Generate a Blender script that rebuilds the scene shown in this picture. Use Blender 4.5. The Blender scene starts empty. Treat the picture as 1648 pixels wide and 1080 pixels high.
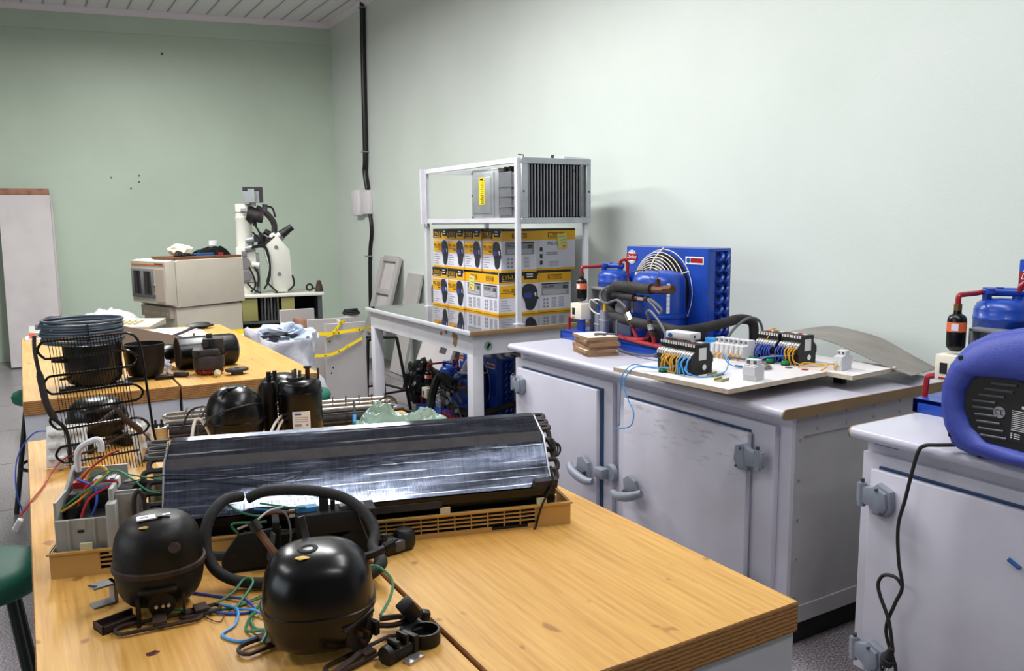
import bpy, bmesh, math, random
from mathutils import Vector, Matrix, Euler, noise
R = random.Random(7)
SC = bpy.context.scene
COL = SC.collection
PI = math.pi

# ---------------------------------------------------------------- materials
def lin(c):
    def f(v):
        v /= 255.0
        return v / 12.92 if v <= .04045 else ((v + .055) / 1.055) ** 2.4
    return (f(c[0]), f(c[1]), f(c[2]), 1)

def nodes(name):
    m = bpy.data.materials.new(name)
    m.use_nodes = True
    nt = m.node_tree
    b = nt.nodes['Principled BSDF']
    return m, nt, b

def tex(nt, kind, scale, vec=None, **kw):
    n = nt.nodes.new('ShaderNodeTex' + kind)
    n.inputs['Scale'].default_value = scale
    for k, v in kw.items():
        if k in n.inputs: n.inputs[k].default_value = v
        else: setattr(n, k, v)
    if vec is not None: nt.links.new(vec, n.inputs['Vector'])
    return n

def coords(nt, sc=(1, 1, 1)):
    t = nt.nodes.new('ShaderNodeTexCoord')
    mp = nt.nodes.new('ShaderNodeMapping')
    mp.inputs['Scale'].default_value = sc
    nt.links.new(t.outputs['Object'], mp.inputs['Vector'])
    return mp.outputs['Vector']

def ramp(nt, fac, stops):
    r = nt.nodes.new('ShaderNodeValToRGB')
    e = r.color_ramp.elements
    while len(e) < len(stops): e.new(.5)
    for i, (p, c) in enumerate(stops):
        e[i].position = p
        e[i].color = lin(c) if len(c) == 3 else c
    nt.links.new(fac, r.inputs['Fac'])
    return r.outputs['Color']

def mixc(nt, fac, a, b, mode='MIX'):
    n = nt.nodes.new('ShaderNodeMix')
    n.data_type = 'RGBA'; n.blend_type = mode
    if isinstance(fac, float): n.inputs[0].default_value = fac
    else: nt.links.new(fac, n.inputs[0])
    for i, v in ((6, a), (7, b)):
        if isinstance(v, tuple): n.inputs[i].default_value = lin(v) if len(v) == 3 else v
        else: nt.links.new(v, n.inputs[i])
    return n.outputs[2]

def bumpn(nt, b, h, strength, dist=.01):
    n = nt.nodes.new('ShaderNodeBump')
    n.inputs['Strength'].default_value = strength
    n.inputs['Distance'].default_value = dist
    nt.links.new(h, n.inputs['Height'])
    nt.links.new(n.outputs['Normal'], b.inputs['Normal'])

def mat(name, c, rough=.5, metal=0., var=0., vs=8., bump=0., bs=80., spec=.5, coat=0., alpha=1., trans=0., c2=None):
    m, nt, b = nodes(name)
    b.inputs['Base Color'].default_value = lin(c)
    b.inputs['Roughness'].default_value = rough
    b.inputs['Metallic'].default_value = metal
    b.inputs['Specular IOR Level'].default_value = spec
    b.inputs['Coat Weight'].default_value = coat
    b.inputs['Alpha'].default_value = alpha
    b.inputs['Transmission Weight'].default_value = trans
    v = coords(nt)
    if var:
        t = tex(nt, 'Noise', vs, v, Detail=4.)
        d = c2 or tuple(max(0, x * (1 - var)) for x in c)
        u = tuple(min(255, x * (1 + var * .5)) for x in c)
        nt.links.new(ramp(nt, t.outputs[0], [(.3, d), (.52, c), (.75, u)]), b.inputs['Base Color'])
    if bump:
        t = tex(nt, 'Noise', bs, v, Detail=3.)
        bumpn(nt, b, t.outputs[0], bump)
    return m

def wood_top():
    m, nt, b = nodes('plywood face')
    v = coords(nt, (38, 1.5, 20))
    g = tex(nt, 'Noise', 3.0, v, Detail=8., Roughness=.6)
    c = ramp(nt, g.outputs[0], [(.25, (178, 130, 62)), (.45, (198, 150, 76)), (.58, (206, 159, 84)), (.8, (216, 172, 98))])
    v2 = coords(nt, (1.6, 1.1, 1))
    st = tex(nt, 'Noise', 2.0, v2, Detail=3.)
    c = mixc(nt, ramp(nt, st.outputs[0], [(.45, (0, 0, 0)), (.66, (130, 130, 130))]), c, (202, 130, 48))
    v3 = coords(nt, (60, 5, 30))
    sp = tex(nt, 'Noise', 2.2, v3, Detail=2.)
    c = mixc(nt, ramp(nt, sp.outputs[0], [(.68, (0, 0, 0)), (.76, (190, 190, 190))]), c, (140, 84, 34))
    v4 = coords(nt, (9, 7, 9))
    kn = tex(nt, 'Noise', 2.6, v4, Detail=1.)
    c = mixc(nt, ramp(nt, kn.outputs[0], [(.735, (0, 0, 0)), (.78, (200, 200, 200))]), c, (120, 66, 28))
    nt.links.new(c, b.inputs['Base Color'])
    b.inputs['Roughness'].default_value = .48
    b.inputs['Specular IOR Level'].default_value = .35
    bumpn(nt, b, g.outputs[0], .12, .004)
    return m

def wood_edge():
    m, nt, b = nodes('plywood edge')
    v = coords(nt, (1, 1, 1))
    w = tex(nt, 'Wave', 45., v, wave_type='BANDS', bands_direction='Z', Distortion=1.5, Detail=2.)
    w.inputs['Detail Scale'].default_value = 1.2
    n = tex(nt, 'Noise', 40., coords(nt, (2, 2, 14)), Detail=4.)
    c = ramp(nt, w.outputs[0], [(.1, (92, 54, 24)), (.45, (160, 104, 50)), (.8, (200, 142, 76))])
    c = mixc(nt, .45, c, ramp(nt, n.outputs[0], [(.3, (90, 54, 26)), (.7, (206, 150, 84))]))
    nt.links.new(c, b.inputs['Base Color'])
    b.inputs['Roughness'].default_value = .7
    return m

def floor_mat():
    m, nt, b = nodes('terrazzo floor')
    v = coords(nt)
    n = tex(nt, 'Noise', 160., v, Detail=3.)
    c = ramp(nt, n.outputs[0], [(.32, (78, 74, 76)), (.5, (132, 126, 130)), (.68, (186, 178, 184))])
    br = nt.nodes.new('ShaderNodeTexBrick')
    nt.links.new(v, br.inputs['Vector'])
    br.offset = 0
    br.inputs['Scale'].default_value = 1.
    br.inputs['Brick Width'].default_value = 1.; br.inputs['Row Height'].default_value = 1.
    br.inputs['Mortar Size'].default_value = .006
    br.inputs['Color1'].default_value = (0, 0, 0, 1); br.inputs['Color2'].default_value = (0, 0, 0, 1)
    br.inputs['Mortar'].default_value = (1, 1, 1, 1)
    c = mixc(nt, br.outputs['Color'], c, (58, 54, 54))
    nt.links.new(c, b.inputs['Base Color'])
    b.inputs['Roughness'].default_value = .32
    return m

def wall_mat(name, c, d):
    m, nt, b = nodes(name)
    v = coords(nt)
    n = tex(nt, 'Noise', 1.3, v, Detail=5.)
    nt.links.new(ramp(nt, n.outputs[0], [(.3, d), (.6, c)]), b.inputs['Base Color'])
    b.inputs['Roughness'].default_value = .42
    b.inputs['Specular IOR Level'].default_value = .3
    n2 = tex(nt, 'Noise', 140., v, Detail=3.)
    bumpn(nt, b, n2.outputs[0], .12, .004)
    return m

def ceil_mat():
    m, nt, b = nodes('ceiling slats')
    w = tex(nt, 'Wave', 1.57, coords(nt), wave_type='BANDS', bands_direction='X')
    nt.links.new(ramp(nt, w.outputs[0], [(.0, (150, 142, 146)), (.05, (232, 226, 231)), (.5, (238, 232, 237))]), b.inputs['Base Color'])
    bumpn(nt, b, w.outputs[0], .4, .01)
    b.inputs['Roughness'].default_value = .4
    return m

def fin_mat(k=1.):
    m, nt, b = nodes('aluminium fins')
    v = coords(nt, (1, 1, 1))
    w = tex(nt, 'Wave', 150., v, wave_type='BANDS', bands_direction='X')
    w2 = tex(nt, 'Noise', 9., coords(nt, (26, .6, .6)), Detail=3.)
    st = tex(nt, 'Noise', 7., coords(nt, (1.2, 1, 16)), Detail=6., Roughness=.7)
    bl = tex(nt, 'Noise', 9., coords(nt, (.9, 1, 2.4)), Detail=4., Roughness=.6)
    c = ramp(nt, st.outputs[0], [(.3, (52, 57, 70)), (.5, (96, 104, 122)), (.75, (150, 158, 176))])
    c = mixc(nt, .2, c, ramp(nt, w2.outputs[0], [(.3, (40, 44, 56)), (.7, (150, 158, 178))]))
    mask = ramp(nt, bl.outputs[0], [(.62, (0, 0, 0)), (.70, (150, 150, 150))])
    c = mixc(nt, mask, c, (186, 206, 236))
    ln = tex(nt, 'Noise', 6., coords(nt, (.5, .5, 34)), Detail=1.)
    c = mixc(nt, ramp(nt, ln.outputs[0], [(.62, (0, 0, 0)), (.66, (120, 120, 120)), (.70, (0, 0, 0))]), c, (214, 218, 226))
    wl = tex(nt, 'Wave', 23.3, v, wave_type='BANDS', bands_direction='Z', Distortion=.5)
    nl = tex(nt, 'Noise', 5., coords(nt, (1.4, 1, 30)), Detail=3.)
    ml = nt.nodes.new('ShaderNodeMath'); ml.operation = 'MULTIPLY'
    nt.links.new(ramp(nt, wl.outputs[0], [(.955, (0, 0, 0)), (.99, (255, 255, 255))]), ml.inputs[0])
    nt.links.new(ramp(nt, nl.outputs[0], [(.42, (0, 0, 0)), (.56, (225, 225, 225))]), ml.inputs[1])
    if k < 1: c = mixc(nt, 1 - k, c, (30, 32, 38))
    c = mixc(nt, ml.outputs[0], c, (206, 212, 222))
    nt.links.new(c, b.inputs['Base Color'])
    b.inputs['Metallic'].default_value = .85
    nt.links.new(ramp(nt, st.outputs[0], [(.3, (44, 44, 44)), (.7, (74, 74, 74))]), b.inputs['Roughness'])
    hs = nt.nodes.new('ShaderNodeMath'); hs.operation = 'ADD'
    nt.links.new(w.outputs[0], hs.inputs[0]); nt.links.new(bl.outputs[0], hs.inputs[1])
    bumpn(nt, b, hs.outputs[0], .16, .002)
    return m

def door_scuff():
    m, nt, b = nodes('scuffed white door')
    v = coords(nt)
    n = tex(nt, 'Noise', 5., v, Detail=3.)
    c = ramp(nt, n.outputs[0], [(.3, (198, 195, 206)), (.6, (208, 206, 218))])
    s = tex(nt, 'Noise', 9., coords(nt, (1, 1, 5)), Detail=6., Roughness=.7)
    sep = nt.nodes.new('ShaderNodeSeparateXYZ'); nt.links.new(v, sep.inputs[0])
    z = nt.nodes.new('ShaderNodeMapRange'); z.interpolation_type = 'SMOOTHSTEP'
    z.inputs['From Min'].default_value = .55; z.inputs['From Max'].default_value = .66
    nt.links.new(sep.outputs[2], z.inputs[0])
    mm = nt.nodes.new('ShaderNodeMath'); mm.operation = 'MULTIPLY'
    nt.links.new(z.outputs[0], mm.inputs[0])
    rr = ramp(nt, s.outputs[0], [(.55, (0, 0, 0)), (.66, (210, 210, 210))])
    nt.links.new(rr, mm.inputs[1])
    c = mixc(nt, mm.outputs[0], c, (160, 148, 138))
    nt.links.new(c, b.inputs['Base Color'])
    b.inputs['Roughness'].default_value = .4
    return m

M = {}
M['ply'] = wood_top(); M['plyedge'] = wood_edge()
M['floor'] = floor_mat()
M['wallR'] = wall_mat('pale green painted wall', (214, 221, 215), (208, 216, 209))
M['wallF'] = wall_mat('green painted far wall', (194, 209, 193), (188, 202, 186))
M['wallD'] = wall_mat('darkened olive unseen wall', (120, 128, 112), (112, 120, 104))  # unseen left and back walls, colour darkened to cut bounced fill light
M['ceil'] = ceil_mat()
M['cornice'] = mat('white pvc cornice', (232, 224, 230), .4)
M['steelwhite'] = mat('white painted steel', (206, 206, 212), .4, var=.04, vs=6, bump=.03, bs=200)
M['fridge'] = mat('white enamel sheet', (204, 202, 214), .34, var=.035, vs=4)
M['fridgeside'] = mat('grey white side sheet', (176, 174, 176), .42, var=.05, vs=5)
M['doorscuff'] = door_scuff()
M['laminate'] = mat('white laminate', (190, 189, 202), .28, var=.02, vs=5)
M['browntrim'] = mat('brown edge band', (138, 112, 80), .6, var=.1)
M['hinge'] = mat('grey plastic hardware', (130, 136, 148), .42)
M['hinged'] = mat('dark grey gap', (60, 62, 66), .6)
M['gasket'] = mat('blue door gasket', (38, 70, 110), .5)
M['plinth'] = mat('dark plinth', (34, 33, 33), .8)
M['blueplate'] = mat('blue enamel name plate', (20, 84, 150), .35)
M['blackgloss'] = mat('black glossy top', (14, 14, 15), .06, spec=.6, coat=.5)
M['blackpaint'] = mat('black compressor enamel', (11, 11, 13), .27, spec=.38, var=.5, vs=9, bump=.05, bs=25)
M['blackworn'] = mat('worn black enamel', (22, 18, 16), .46, var=.5, vs=16, bump=.1, bs=60, spec=.32, c2=(12, 10, 9))
M['rusty'] = mat('rusty dark iron', (62, 46, 38), .7, metal=.3, var=.4, vs=25, bump=.2, bs=90)
M['iron'] = mat('dark cast iron', (58, 52, 52), .6, metal=.35, var=.3, vs=20, bump=.2, bs=90)
M['black'] = mat('black plastic', (18, 18, 19), .5)
M['blackmat'] = mat('matte black', (12, 12, 13), .75)
M['rubber'] = mat('black rubber foam', (30, 29, 29), .75, bump=.15, bs=120)
M['blackwrap'] = mat('wrapped black insulation', (40, 36, 34), .75, var=.4, vs=18, bump=.35, bs=45)
M['blue'] = mat('blue enamel', (26, 68, 164), .32, spec=.45, coat=.15, var=.08, vs=5)
M['bluedark'] = mat('blue enamel fins', (18, 46, 140), .45)
M['bluecase'] = mat('royal blue moulded plastic', (54, 68, 158), .45, bump=.2, bs=420)
M['red'] = mat('red painted tube', (158, 20, 26), .38)
M['cream'] = mat('cream plastic', (226, 218, 198), .45)
M['creamwire'] = mat('cream coated wire', (224, 216, 200), .4)
M['grey'] = mat('grey sheet steel', (146, 148, 150), .42, metal=.3, var=.06, vs=6)
M['greyl'] = mat('galvanised sheet', (168, 172, 176), .38, metal=.5, var=.08, vs=10)
M['greyd'] = mat('dark grey', (74, 76, 80), .5)
M['alu'] = mat('brushed aluminium', (188, 188, 190), .32, metal=.9, var=.06, vs=30)
M['silver'] = mat('dull silver tube', (150, 148, 146), .38, metal=.75, var=.2, vs=30)
M['chrome'] = mat('chrome', (214, 214, 216), .15, metal=1.)
M['brass'] = mat('dull brass', (132, 104, 62), .4, metal=.8)
M['bronze'] = mat('tarnished copper', (92, 62, 44), .45, metal=.7, var=.3, vs=30)
M['dab'] = mat('dull yellow paint', (206, 170, 70), .6)
M['orange'] = mat('orange label', (226, 106, 58), .5)
M['pink'] = mat('pink label', (224, 88, 92), .5)
M['white'] = mat('white print', (232, 232, 236), .5)
M['paper'] = mat('white paper', (236, 236, 240), .7)
M['card'] = mat('white glossy cardboard', (226, 224, 236), .38)
M['yellow'] = mat('yellow print', (240, 178, 20), .4)
M['ink'] = mat('black ink', (22, 22, 24), .45)
M['inkgrey'] = mat('grey ink', (150, 150, 158), .5)
M['visor'] = mat('violet print', (60, 58, 150), .4)
M['helmet'] = mat('dark blue grey print', (36, 40, 52), .4)
M['yellowtape'] = mat('yellow caution tape', (238, 206, 22), .35)
M['tagyellow'] = mat('pale yellow sticker', (226, 222, 120), .5)
M['kraft'] = mat('raw fibreboard edge', (150, 116, 84), .8, var=.12, vs=30)
M['mdftop'] = mat('off white laminate', (224, 216, 206), .4)
M['boardwhite'] = mat('white melamine', (226, 222, 222), .3)
M['boardedge'] = mat('chipboard edge', (196, 180, 156), .8, var=.1, vs=60)
M['termw'] = mat('white terminal plastic', (212, 210, 206), .45)
M['breaker'] = mat('light grey breaker plastic', (204, 204, 206), .42)
M['green'] = mat('green lamp lens', (10, 128, 62), .2, coat=.4)
M['wy'] = mat('yellow wire', (206, 150, 26), .45)
M['wb'] = mat('light blue wire', (66, 150, 214), .45)
M['wbd'] = mat('blue wire', (44, 74, 170), .45)
M['wg'] = mat('green wire', (42, 120, 78), .45)
M['wr'] = mat('red wire', (168, 26, 34), .45)
M['ww'] = mat('white cable', (220, 212, 204), .45)
M['wgrey'] = mat('grey hose', (92, 92, 98), .5)
M['wo'] = mat('orange wire', (206, 110, 40), .45)
M['wk'] = mat('black wire', (16, 15, 15), .5)
M['steelsheet'] = mat('stained grey sheet', (136, 129, 122), .5, metal=.15, var=.14, vs=6)
M['tan'] = mat('tan moulded plastic', (196, 154, 88), .5)
M['ivory'] = mat('yellowed ivory plastic', (206, 196, 158), .5)
M['greyplastic'] = mat('grey moulded plastic', (164, 162, 156), .5, var=.03, vs=9)
M['fin'] = fin_mat(.62); M['finshaded'] = fin_mat(.35)  # darker copy for the top coil, lower lamp glare painted into its colour
M['finside'] = mat('dusty fin foam', (52, 47, 49), .8, var=.2, vs=40)
M['stoolgreen'] = mat('green stool vinyl', (16, 98, 76), .55, bump=.05, bs=200)
M['stoolleg'] = mat('dark green tube', (12, 26, 22), .4)
M['beige'] = mat('beige instrument case', (196, 188, 172), .5, var=.02)
M['beiged'] = mat('beige instrument front', (182, 168, 154), .5)
M['bezel'] = mat('grey bezel', (120, 116, 120), .5)
M['slot'] = mat('dark slot', (44, 42, 42), .6)
M['panelgrey'] = mat('grey laminate panel', (176, 172, 170), .5, var=.04, vs=3)
M['doorpanel'] = mat('dusty white panel', (200, 194, 196), .6, var=.06, vs=3)
M['rawwood'] = mat('raw brown wood', (156, 110, 88), .75, var=.2, vs=14)
M['mikro'] = mat('white instrument enamel', (214, 214, 204), .42)
M['sack'] = mat('woven white sack', (206, 206, 214), .6, bump=.6, bs=22)
M['cloth'] = mat('pale blue cloth', (176, 188, 206), .8)
M['clothd'] = mat('dark grey cloth', (52, 54, 60), .8)
M['coil'] = mat('blue grey tubing', (62, 74, 88), .42)
M['poly'] = mat('clear plastic film', (216, 214, 222), .22, alpha=.5, spec=.7)
M['polygreen'] = mat('translucent green film', (176, 206, 190), .14, trans=.35, spec=.7, alpha=.9)
M['ivoryfoam'] = mat('cream foam', (240, 228, 206), .8)
M['brownboard'] = mat('brown wooden board', (110, 72, 46), .6, var=.15, vs=20)
M['copperred'] = mat('red enamelled winding', (140, 44, 28), .4, metal=.3)
M['toolwood'] = mat('dark red handle', (82, 34, 28), .4)
M['cardgrey'] = mat('grey cardboard', (136, 124, 116), .85)
M['pinkpaper'] = mat('pinkish paper', (224, 196, 178), .8)
M['olive'] = mat('olive metal', (154, 150, 92), .5)
M['clearbox'] = mat('smoky clear plastic', (128, 130, 134), .2, alpha=.6, spec=.6)
M['conduit'] = mat('black conduit', (17, 17, 19), .35)
M['switch'] = mat('white switch plastic', (226, 220, 226), .45)
M['dirt'] = mat('brown stain', (140, 112, 78), .8)
M['skirt'] = mat('green plaque', (112, 152, 132), .5)
# ---------------------------------------------------------------- geometry helpers
def catmull(pts, n, closed=False):
    P = [Vector(p) for p in pts]
    if len(P) < 3 or n <= 1: return P
    out = []
    N = len(P)
    segs = N if closed else N - 1
    for i in range(segs):
        if closed: p0, p1, p2, p3 = P[(i - 1) % N], P[i], P[(i + 1) % N], P[(i + 2) % N]
        else: p0, p1, p2, p3 = P[max(i - 1, 0)], P[i], P[i + 1], P[min(i + 2, N - 1)]
        for k in range(n):
            t = k / n
            out.append(.5 * ((2 * p1) + (p2 - p0) * t + (2 * p0 - 5 * p1 + 4 * p2 - p3) * t * t + (3 * p1 - p0 - 3 * p2 + p3) * t ** 3))
    if not closed: out.append(P[-1])
    return out

TXT = {}
def textmesh(s, shear=0.):
    k = (s, shear)
    if k not in TXT:
        cu = bpy.data.curves.new('t', 'FONT')
        cu.body = s; cu.size = 1; cu.align_x = 'CENTER'; cu.align_y = 'CENTER'; cu.shear = shear
        cu.resolution_u = 3
        o = bpy.data.objects.new('t', cu); COL.objects.link(o)
        bpy.context.view_layer.update()
        dg = bpy.context.evaluated_depsgraph_get()
        me = bpy.data.meshes.new_from_object(o.evaluated_get(dg))
        TXT[k] = ([v.co.copy() for v in me.vertices], [list(p.vertices) for p in me.polygons])
        bpy.data.objects.remove(o); bpy.data.curves.remove(cu); bpy.data.meshes.remove(me)
    return TXT[k]

class G:
    def __init__(s):
        s.bm = bmesh.new(); s.T = Matrix()
    def at(s, loc=(0, 0, 0), r=(0, 0, 0)):
        s.T = Matrix.Translation(loc) @ Euler(r).to_matrix().to_4x4(); return s
    def _mi(s, verts, mi):
        for f in {f for v in verts for f in v.link_faces}: f.material_index = mi
    def box(s, c, d, mi=0, r=(0, 0, 0), bev=0., seg=2):
        mx = s.T @ Matrix.Translation(c) @ Euler(r).to_matrix().to_4x4() @ Matrix.Diagonal((d[0], d[1], d[2], 1))
        g = bmesh.ops.create_cube(s.bm, size=1, matrix=mx)
        s._mi(g['verts'], mi)
        if bev:
            ed = list({e for v in g['verts'] for e in v.link_edges})
            bmesh.ops.bevel(s.bm, geom=ed, offset=min(bev, min(d) * .49), offset_type='OFFSET', segments=seg, profile=.5, affect='EDGES', material=mi, clamp_overlap=True)
        return s
    def bx(s, x0, x1, y0, y1, z0, z1, mi=0, bev=0., seg=2):
        return s.box(((x0 + x1) / 2, (y0 + y1) / 2, (z0 + z1) / 2), (abs(x1 - x0), abs(y1 - y0), abs(z1 - z0)), mi, bev=bev, seg=seg)
    def cyl(s, p0, p1, r0, r1=None, n=16, mi=0, caps=True):
        p0, p1 = Vector(p0), Vector(p1)
        d = p1 - p0
        q = d.to_track_quat('Z', 'Y').to_matrix().to_4x4()
        mx = s.T @ Matrix.Translation((p0 + p1) / 2) @ q
        g = bmesh.ops.create_cone(s.bm, cap_ends=caps, segments=n, radius1=r0, radius2=r0 if r1 is None else r1, depth=d.length, matrix=mx)
        s._mi(g['verts'], mi); return s
    def lathe(s, prof, c=(0, 0, 0), n=24, mi=0, r=(0, 0, 0), sx=1., sy=1., f=None):
        mx = s.T @ Matrix.Translation(c) @ Euler(r).to_matrix().to_4x4()
        rings = []
        for (rad, z) in prof:
            if rad < 1e-6: rings.append([s.bm.verts.new(mx @ Vector((0, 0, z)))])
            else:
                rg = []
                for k in range(n):
                    a = 2 * PI * k / n
                    p = Vector((rad * sx * math.cos(a), rad * sy * math.sin(a), z))
                    if f: p = f(p, a)
                    rg.append(s.bm.verts.new(mx @ p))
                rings.append(rg)
        for a, b in zip(rings, rings[1:]):
            for k in range(n):
                q = [a[k % len(a)], a[(k + 1) % n % len(a)], b[(k + 1) % n % len(b)], b[k % len(b)]]
                u = []
                for v in q:
                    if v not in u: u.append(v)
                if len(u) > 2:
                    fc = s.bm.faces.new(u); fc.material_index = mi
        for rg, rev in ((rings[0], True), (rings[-1], False)):
            if len(rg) > 2:
                fc = s.bm.faces.new(rg[::-1] if rev else rg); fc.material_index = mi
        return s
    def tube(s, pts, r, n=8, mi=0, sm=6, closed=False, mis=None):
        P = catmull(pts, sm, closed)
        N = len(P)
        rings = []
        up = None
        for i, p in enumerate(P):
            a = P[(i - 1) % N] if (closed or i > 0) else p
            b = P[(i + 1) % N] if (closed or i < N - 1) else p
            t = (b - a)
            if t.length < 1e-9: t = Vector((0, 0, 1))
            t.normalize()
            if up is None:
                up = t.orthogonal().normalized()
            up = (up - t * up.dot(t))
            if up.length < 1e-6: up = t.orthogonal()
            up.normalize()
            sd = t.cross(up)
            rr = r(i / max(1, N - 1)) if callable(r) else r
            rings.append([s.bm.verts.new(s.T @ (p + (up * math.cos(2 * PI * k / n) + sd * math.sin(2 * PI * k / n)) * rr)) for k in range(n)])
        M2 = N if closed else N - 1
        for i in range(M2):
            a, b = rings[i], rings[(i + 1) % N]
            for k in range(n):
                fc = s.bm.faces.new((a[k], a[(k + 1) % n], b[(k + 1) % n], b[k])); fc.material_index = mi
        if not closed:
            for rg in (rings[0][::-1], rings[-1]):
                fc = s.bm.faces.new(rg); fc.material_index = mi
        return s
    def poly(s, pts, mi=0):
        fc = s.bm.faces.new([s.bm.verts.new(s.T @ Vector(p)) for p in pts]); fc.material_index = mi; return s
    def prism(s, pts, a0, a1, ax='z', mi=0, bev=0., seg=2):
        def mk(p, a):
            return {'z': (p[0], p[1], a), 'x': (a, p[0], p[1]), 'y': (p[0], a, p[1])}[ax]
        A = [s.bm.verts.new(s.T @ Vector(mk(p, a0))) for p in pts]
        B = [s.bm.verts.new(s.T @ Vector(mk(p, a1))) for p in pts]
        fs = [s.bm.faces.new(A[::-1]), s.bm.faces.new(B)]
        n = len(pts)
        for k in range(n): fs.append(s.bm.faces.new((A[k], A[(k + 1) % n], B[(k + 1) % n], B[k])))
        for f in fs: f.material_index = mi
        bmesh.ops.recalc_face_normals(s.bm, faces=fs)
        if bev:
            ed = list(fs[0].edges) + list(fs[1].edges)
            bmesh.ops.bevel(s.bm, geom=ed, offset=bev, offset_type='OFFSET', segments=seg, profile=.5, affect='EDGES', material=mi, clamp_overlap=True)
        return s
    def blob(s, c, d, mi=0, amp=.0, fr=3., seed=0, sub=3, flat=None):
        g = bmesh.ops.create_icosphere(s.bm, subdivisions=sub, radius=1, matrix=Matrix())
        for v in g['verts']:
            p = v.co.copy()
            k = 1 + amp * noise.noise(p * fr + Vector((seed * 7.3, seed * 3.1, seed)))
            p = Vector((p.x * d[0] * k, p.y * d[1] * k, p.z * d[2] * k))
            if flat is not None and p.z < flat: p.z = flat
            v.co = s.T @ (Vector(c) + p)
        s._mi(g['verts'], mi); return s
    def surf(s, f, nu, nv, th=.002, mi=0):
        V = [[f(i / nu, j / nv) for j in range(nv + 1)] for i in range(nu + 1)]
        vs = [[s.bm.verts.new(s.T @ Vector(p)) for p in row] for row in V]
        fs = []
        for i in range(nu):
            for j in range(nv):
                fs.append(s.bm.faces.new((vs[i][j], vs[i + 1][j], vs[i + 1][j + 1], vs[i][j + 1])))
        for q in fs: q.material_index = mi
        if th:
            bmesh.ops.recalc_face_normals(s.bm, faces=fs)
            g = bmesh.ops.solidify(s.bm, geom=fs, thickness=th)
            for q in g['geom']:
                if isinstance(q, bmesh.types.BMFace): q.material_index = mi
        return s
    def text(s, t, size, loc, r, mi=0, sx=1., shear=0.):
        vs, fs = textmesh(t, shear)
        mx = s.T @ Matrix.Translation(loc) @ Euler(r).to_matrix().to_4x4() @ Matrix.Diagonal((size * sx, size, 1, 1))
        V = [s.bm.verts.new(mx @ v) for v in vs]
        for f in fs:
            try:
                fc = s.bm.faces.new([V[i] for i in f]); fc.material_index = mi
            except ValueError: pass
        return s
    def torus(s, c, Rr, r, n=24, m=8, mi=0, rot=(0, 0, 0), sx=1., sy=1.):
        mx = Matrix.Translation(c) @ Euler(rot).to_matrix().to_4x4()
        pts = [mx @ Vector((Rr * sx * math.cos(2 * PI * k / n), Rr * sy * math.sin(2 * PI * k / n), 0)) for k in range(n)]
        return s.tube(pts, r, m, mi, 1, True)
    def build(s, name, mats, parent=None, ang=38):
        me = bpy.data.meshes.new(name)
        s.bm.to_mesh(me); s.bm.free()
        for m in (mats if isinstance(mats, (list, tuple)) else [mats]):
            me.materials.append(M[m] if isinstance(m, str) else m)
        for p in me.polygons: p.use_smooth = True
        me.set_sharp_from_angle(angle=math.radians(ang))
        o = bpy.data.objects.new(name, me); COL.objects.link(o)
        if parent: o.parent = parent
        return o

def tag(o, label, cat, group=None, loc=None, rz=None):
    o['label'] = label; o['category'] = cat
    if group: o['group'] = group
    if loc: o.location = loc
    if rz is not None: o.rotation_euler = (0, 0, rz)
    return o
def thing(name, label, cat, loc=(0, 0, 0), rz=0., group=None):
    o = bpy.data.objects.new(name, None); COL.objects.link(o)
    o.empty_display_size = .1
    return tag(o, label, cat, group, loc, rz)
def struct(o):
    o['kind'] = 'structure'; return o
def dup(root, loc, rz=None, label=None, group=None):
    def cp(o, par):
        c = o.copy(); COL.objects.link(c)
        if par: c.parent = par
        for ch in o.children: cp(ch, c)
        return c
    r = cp(root, None)
    r.location = loc
    if rz is not None: r.rotation_euler = (0, 0, rz)
    if label: r['label'] = label
    if group: r['group'] = group
    return r
def wire(name, label, pts, r, m, cat='wire', group=None, sm=6, n=6):
    return tag(G().tube(pts, r, n, 0, sm).build(name, m), label, cat, group)

# ---------------------------------------------------------------- camera
F_PX, PIT, ROL, YAW, CAMH = 1325., math.radians(7.96), math.radians(.58), math.radians(30.6), 1.5
def c2w(v):
    x, y, z = v
    c, q = math.cos(ROL), math.sin(ROL); x, z = c * x + q * z, -q * x + c * z
    c, q = math.cos(PIT), math.sin(PIT); y, z = c * y + q * z, -q * y + c * z
    c, q = math.cos(YAW), math.sin(YAW); return Vector((c * x + q * y, -q * x + c * y, z))
cam = bpy.data.objects.new('camera', bpy.data.cameras.new('camera'))
COL.objects.link(cam)
rt, up, bk = c2w((1, 0, 0)), c2w((0, 0, 1)), -c2w((0, 1, 0))
cam.matrix_world = Matrix(((rt.x, up.x, bk.x, 0), (rt.y, up.y, bk.y, 0), (rt.z, up.z, bk.z, CAMH), (0, 0, 0, 1)))
cam.data.sensor_width = 36; cam.data.lens = F_PX / 1648 * 36
cam.data.clip_start = .05; cam.data.clip_end = 60
SC.camera = cam

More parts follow.
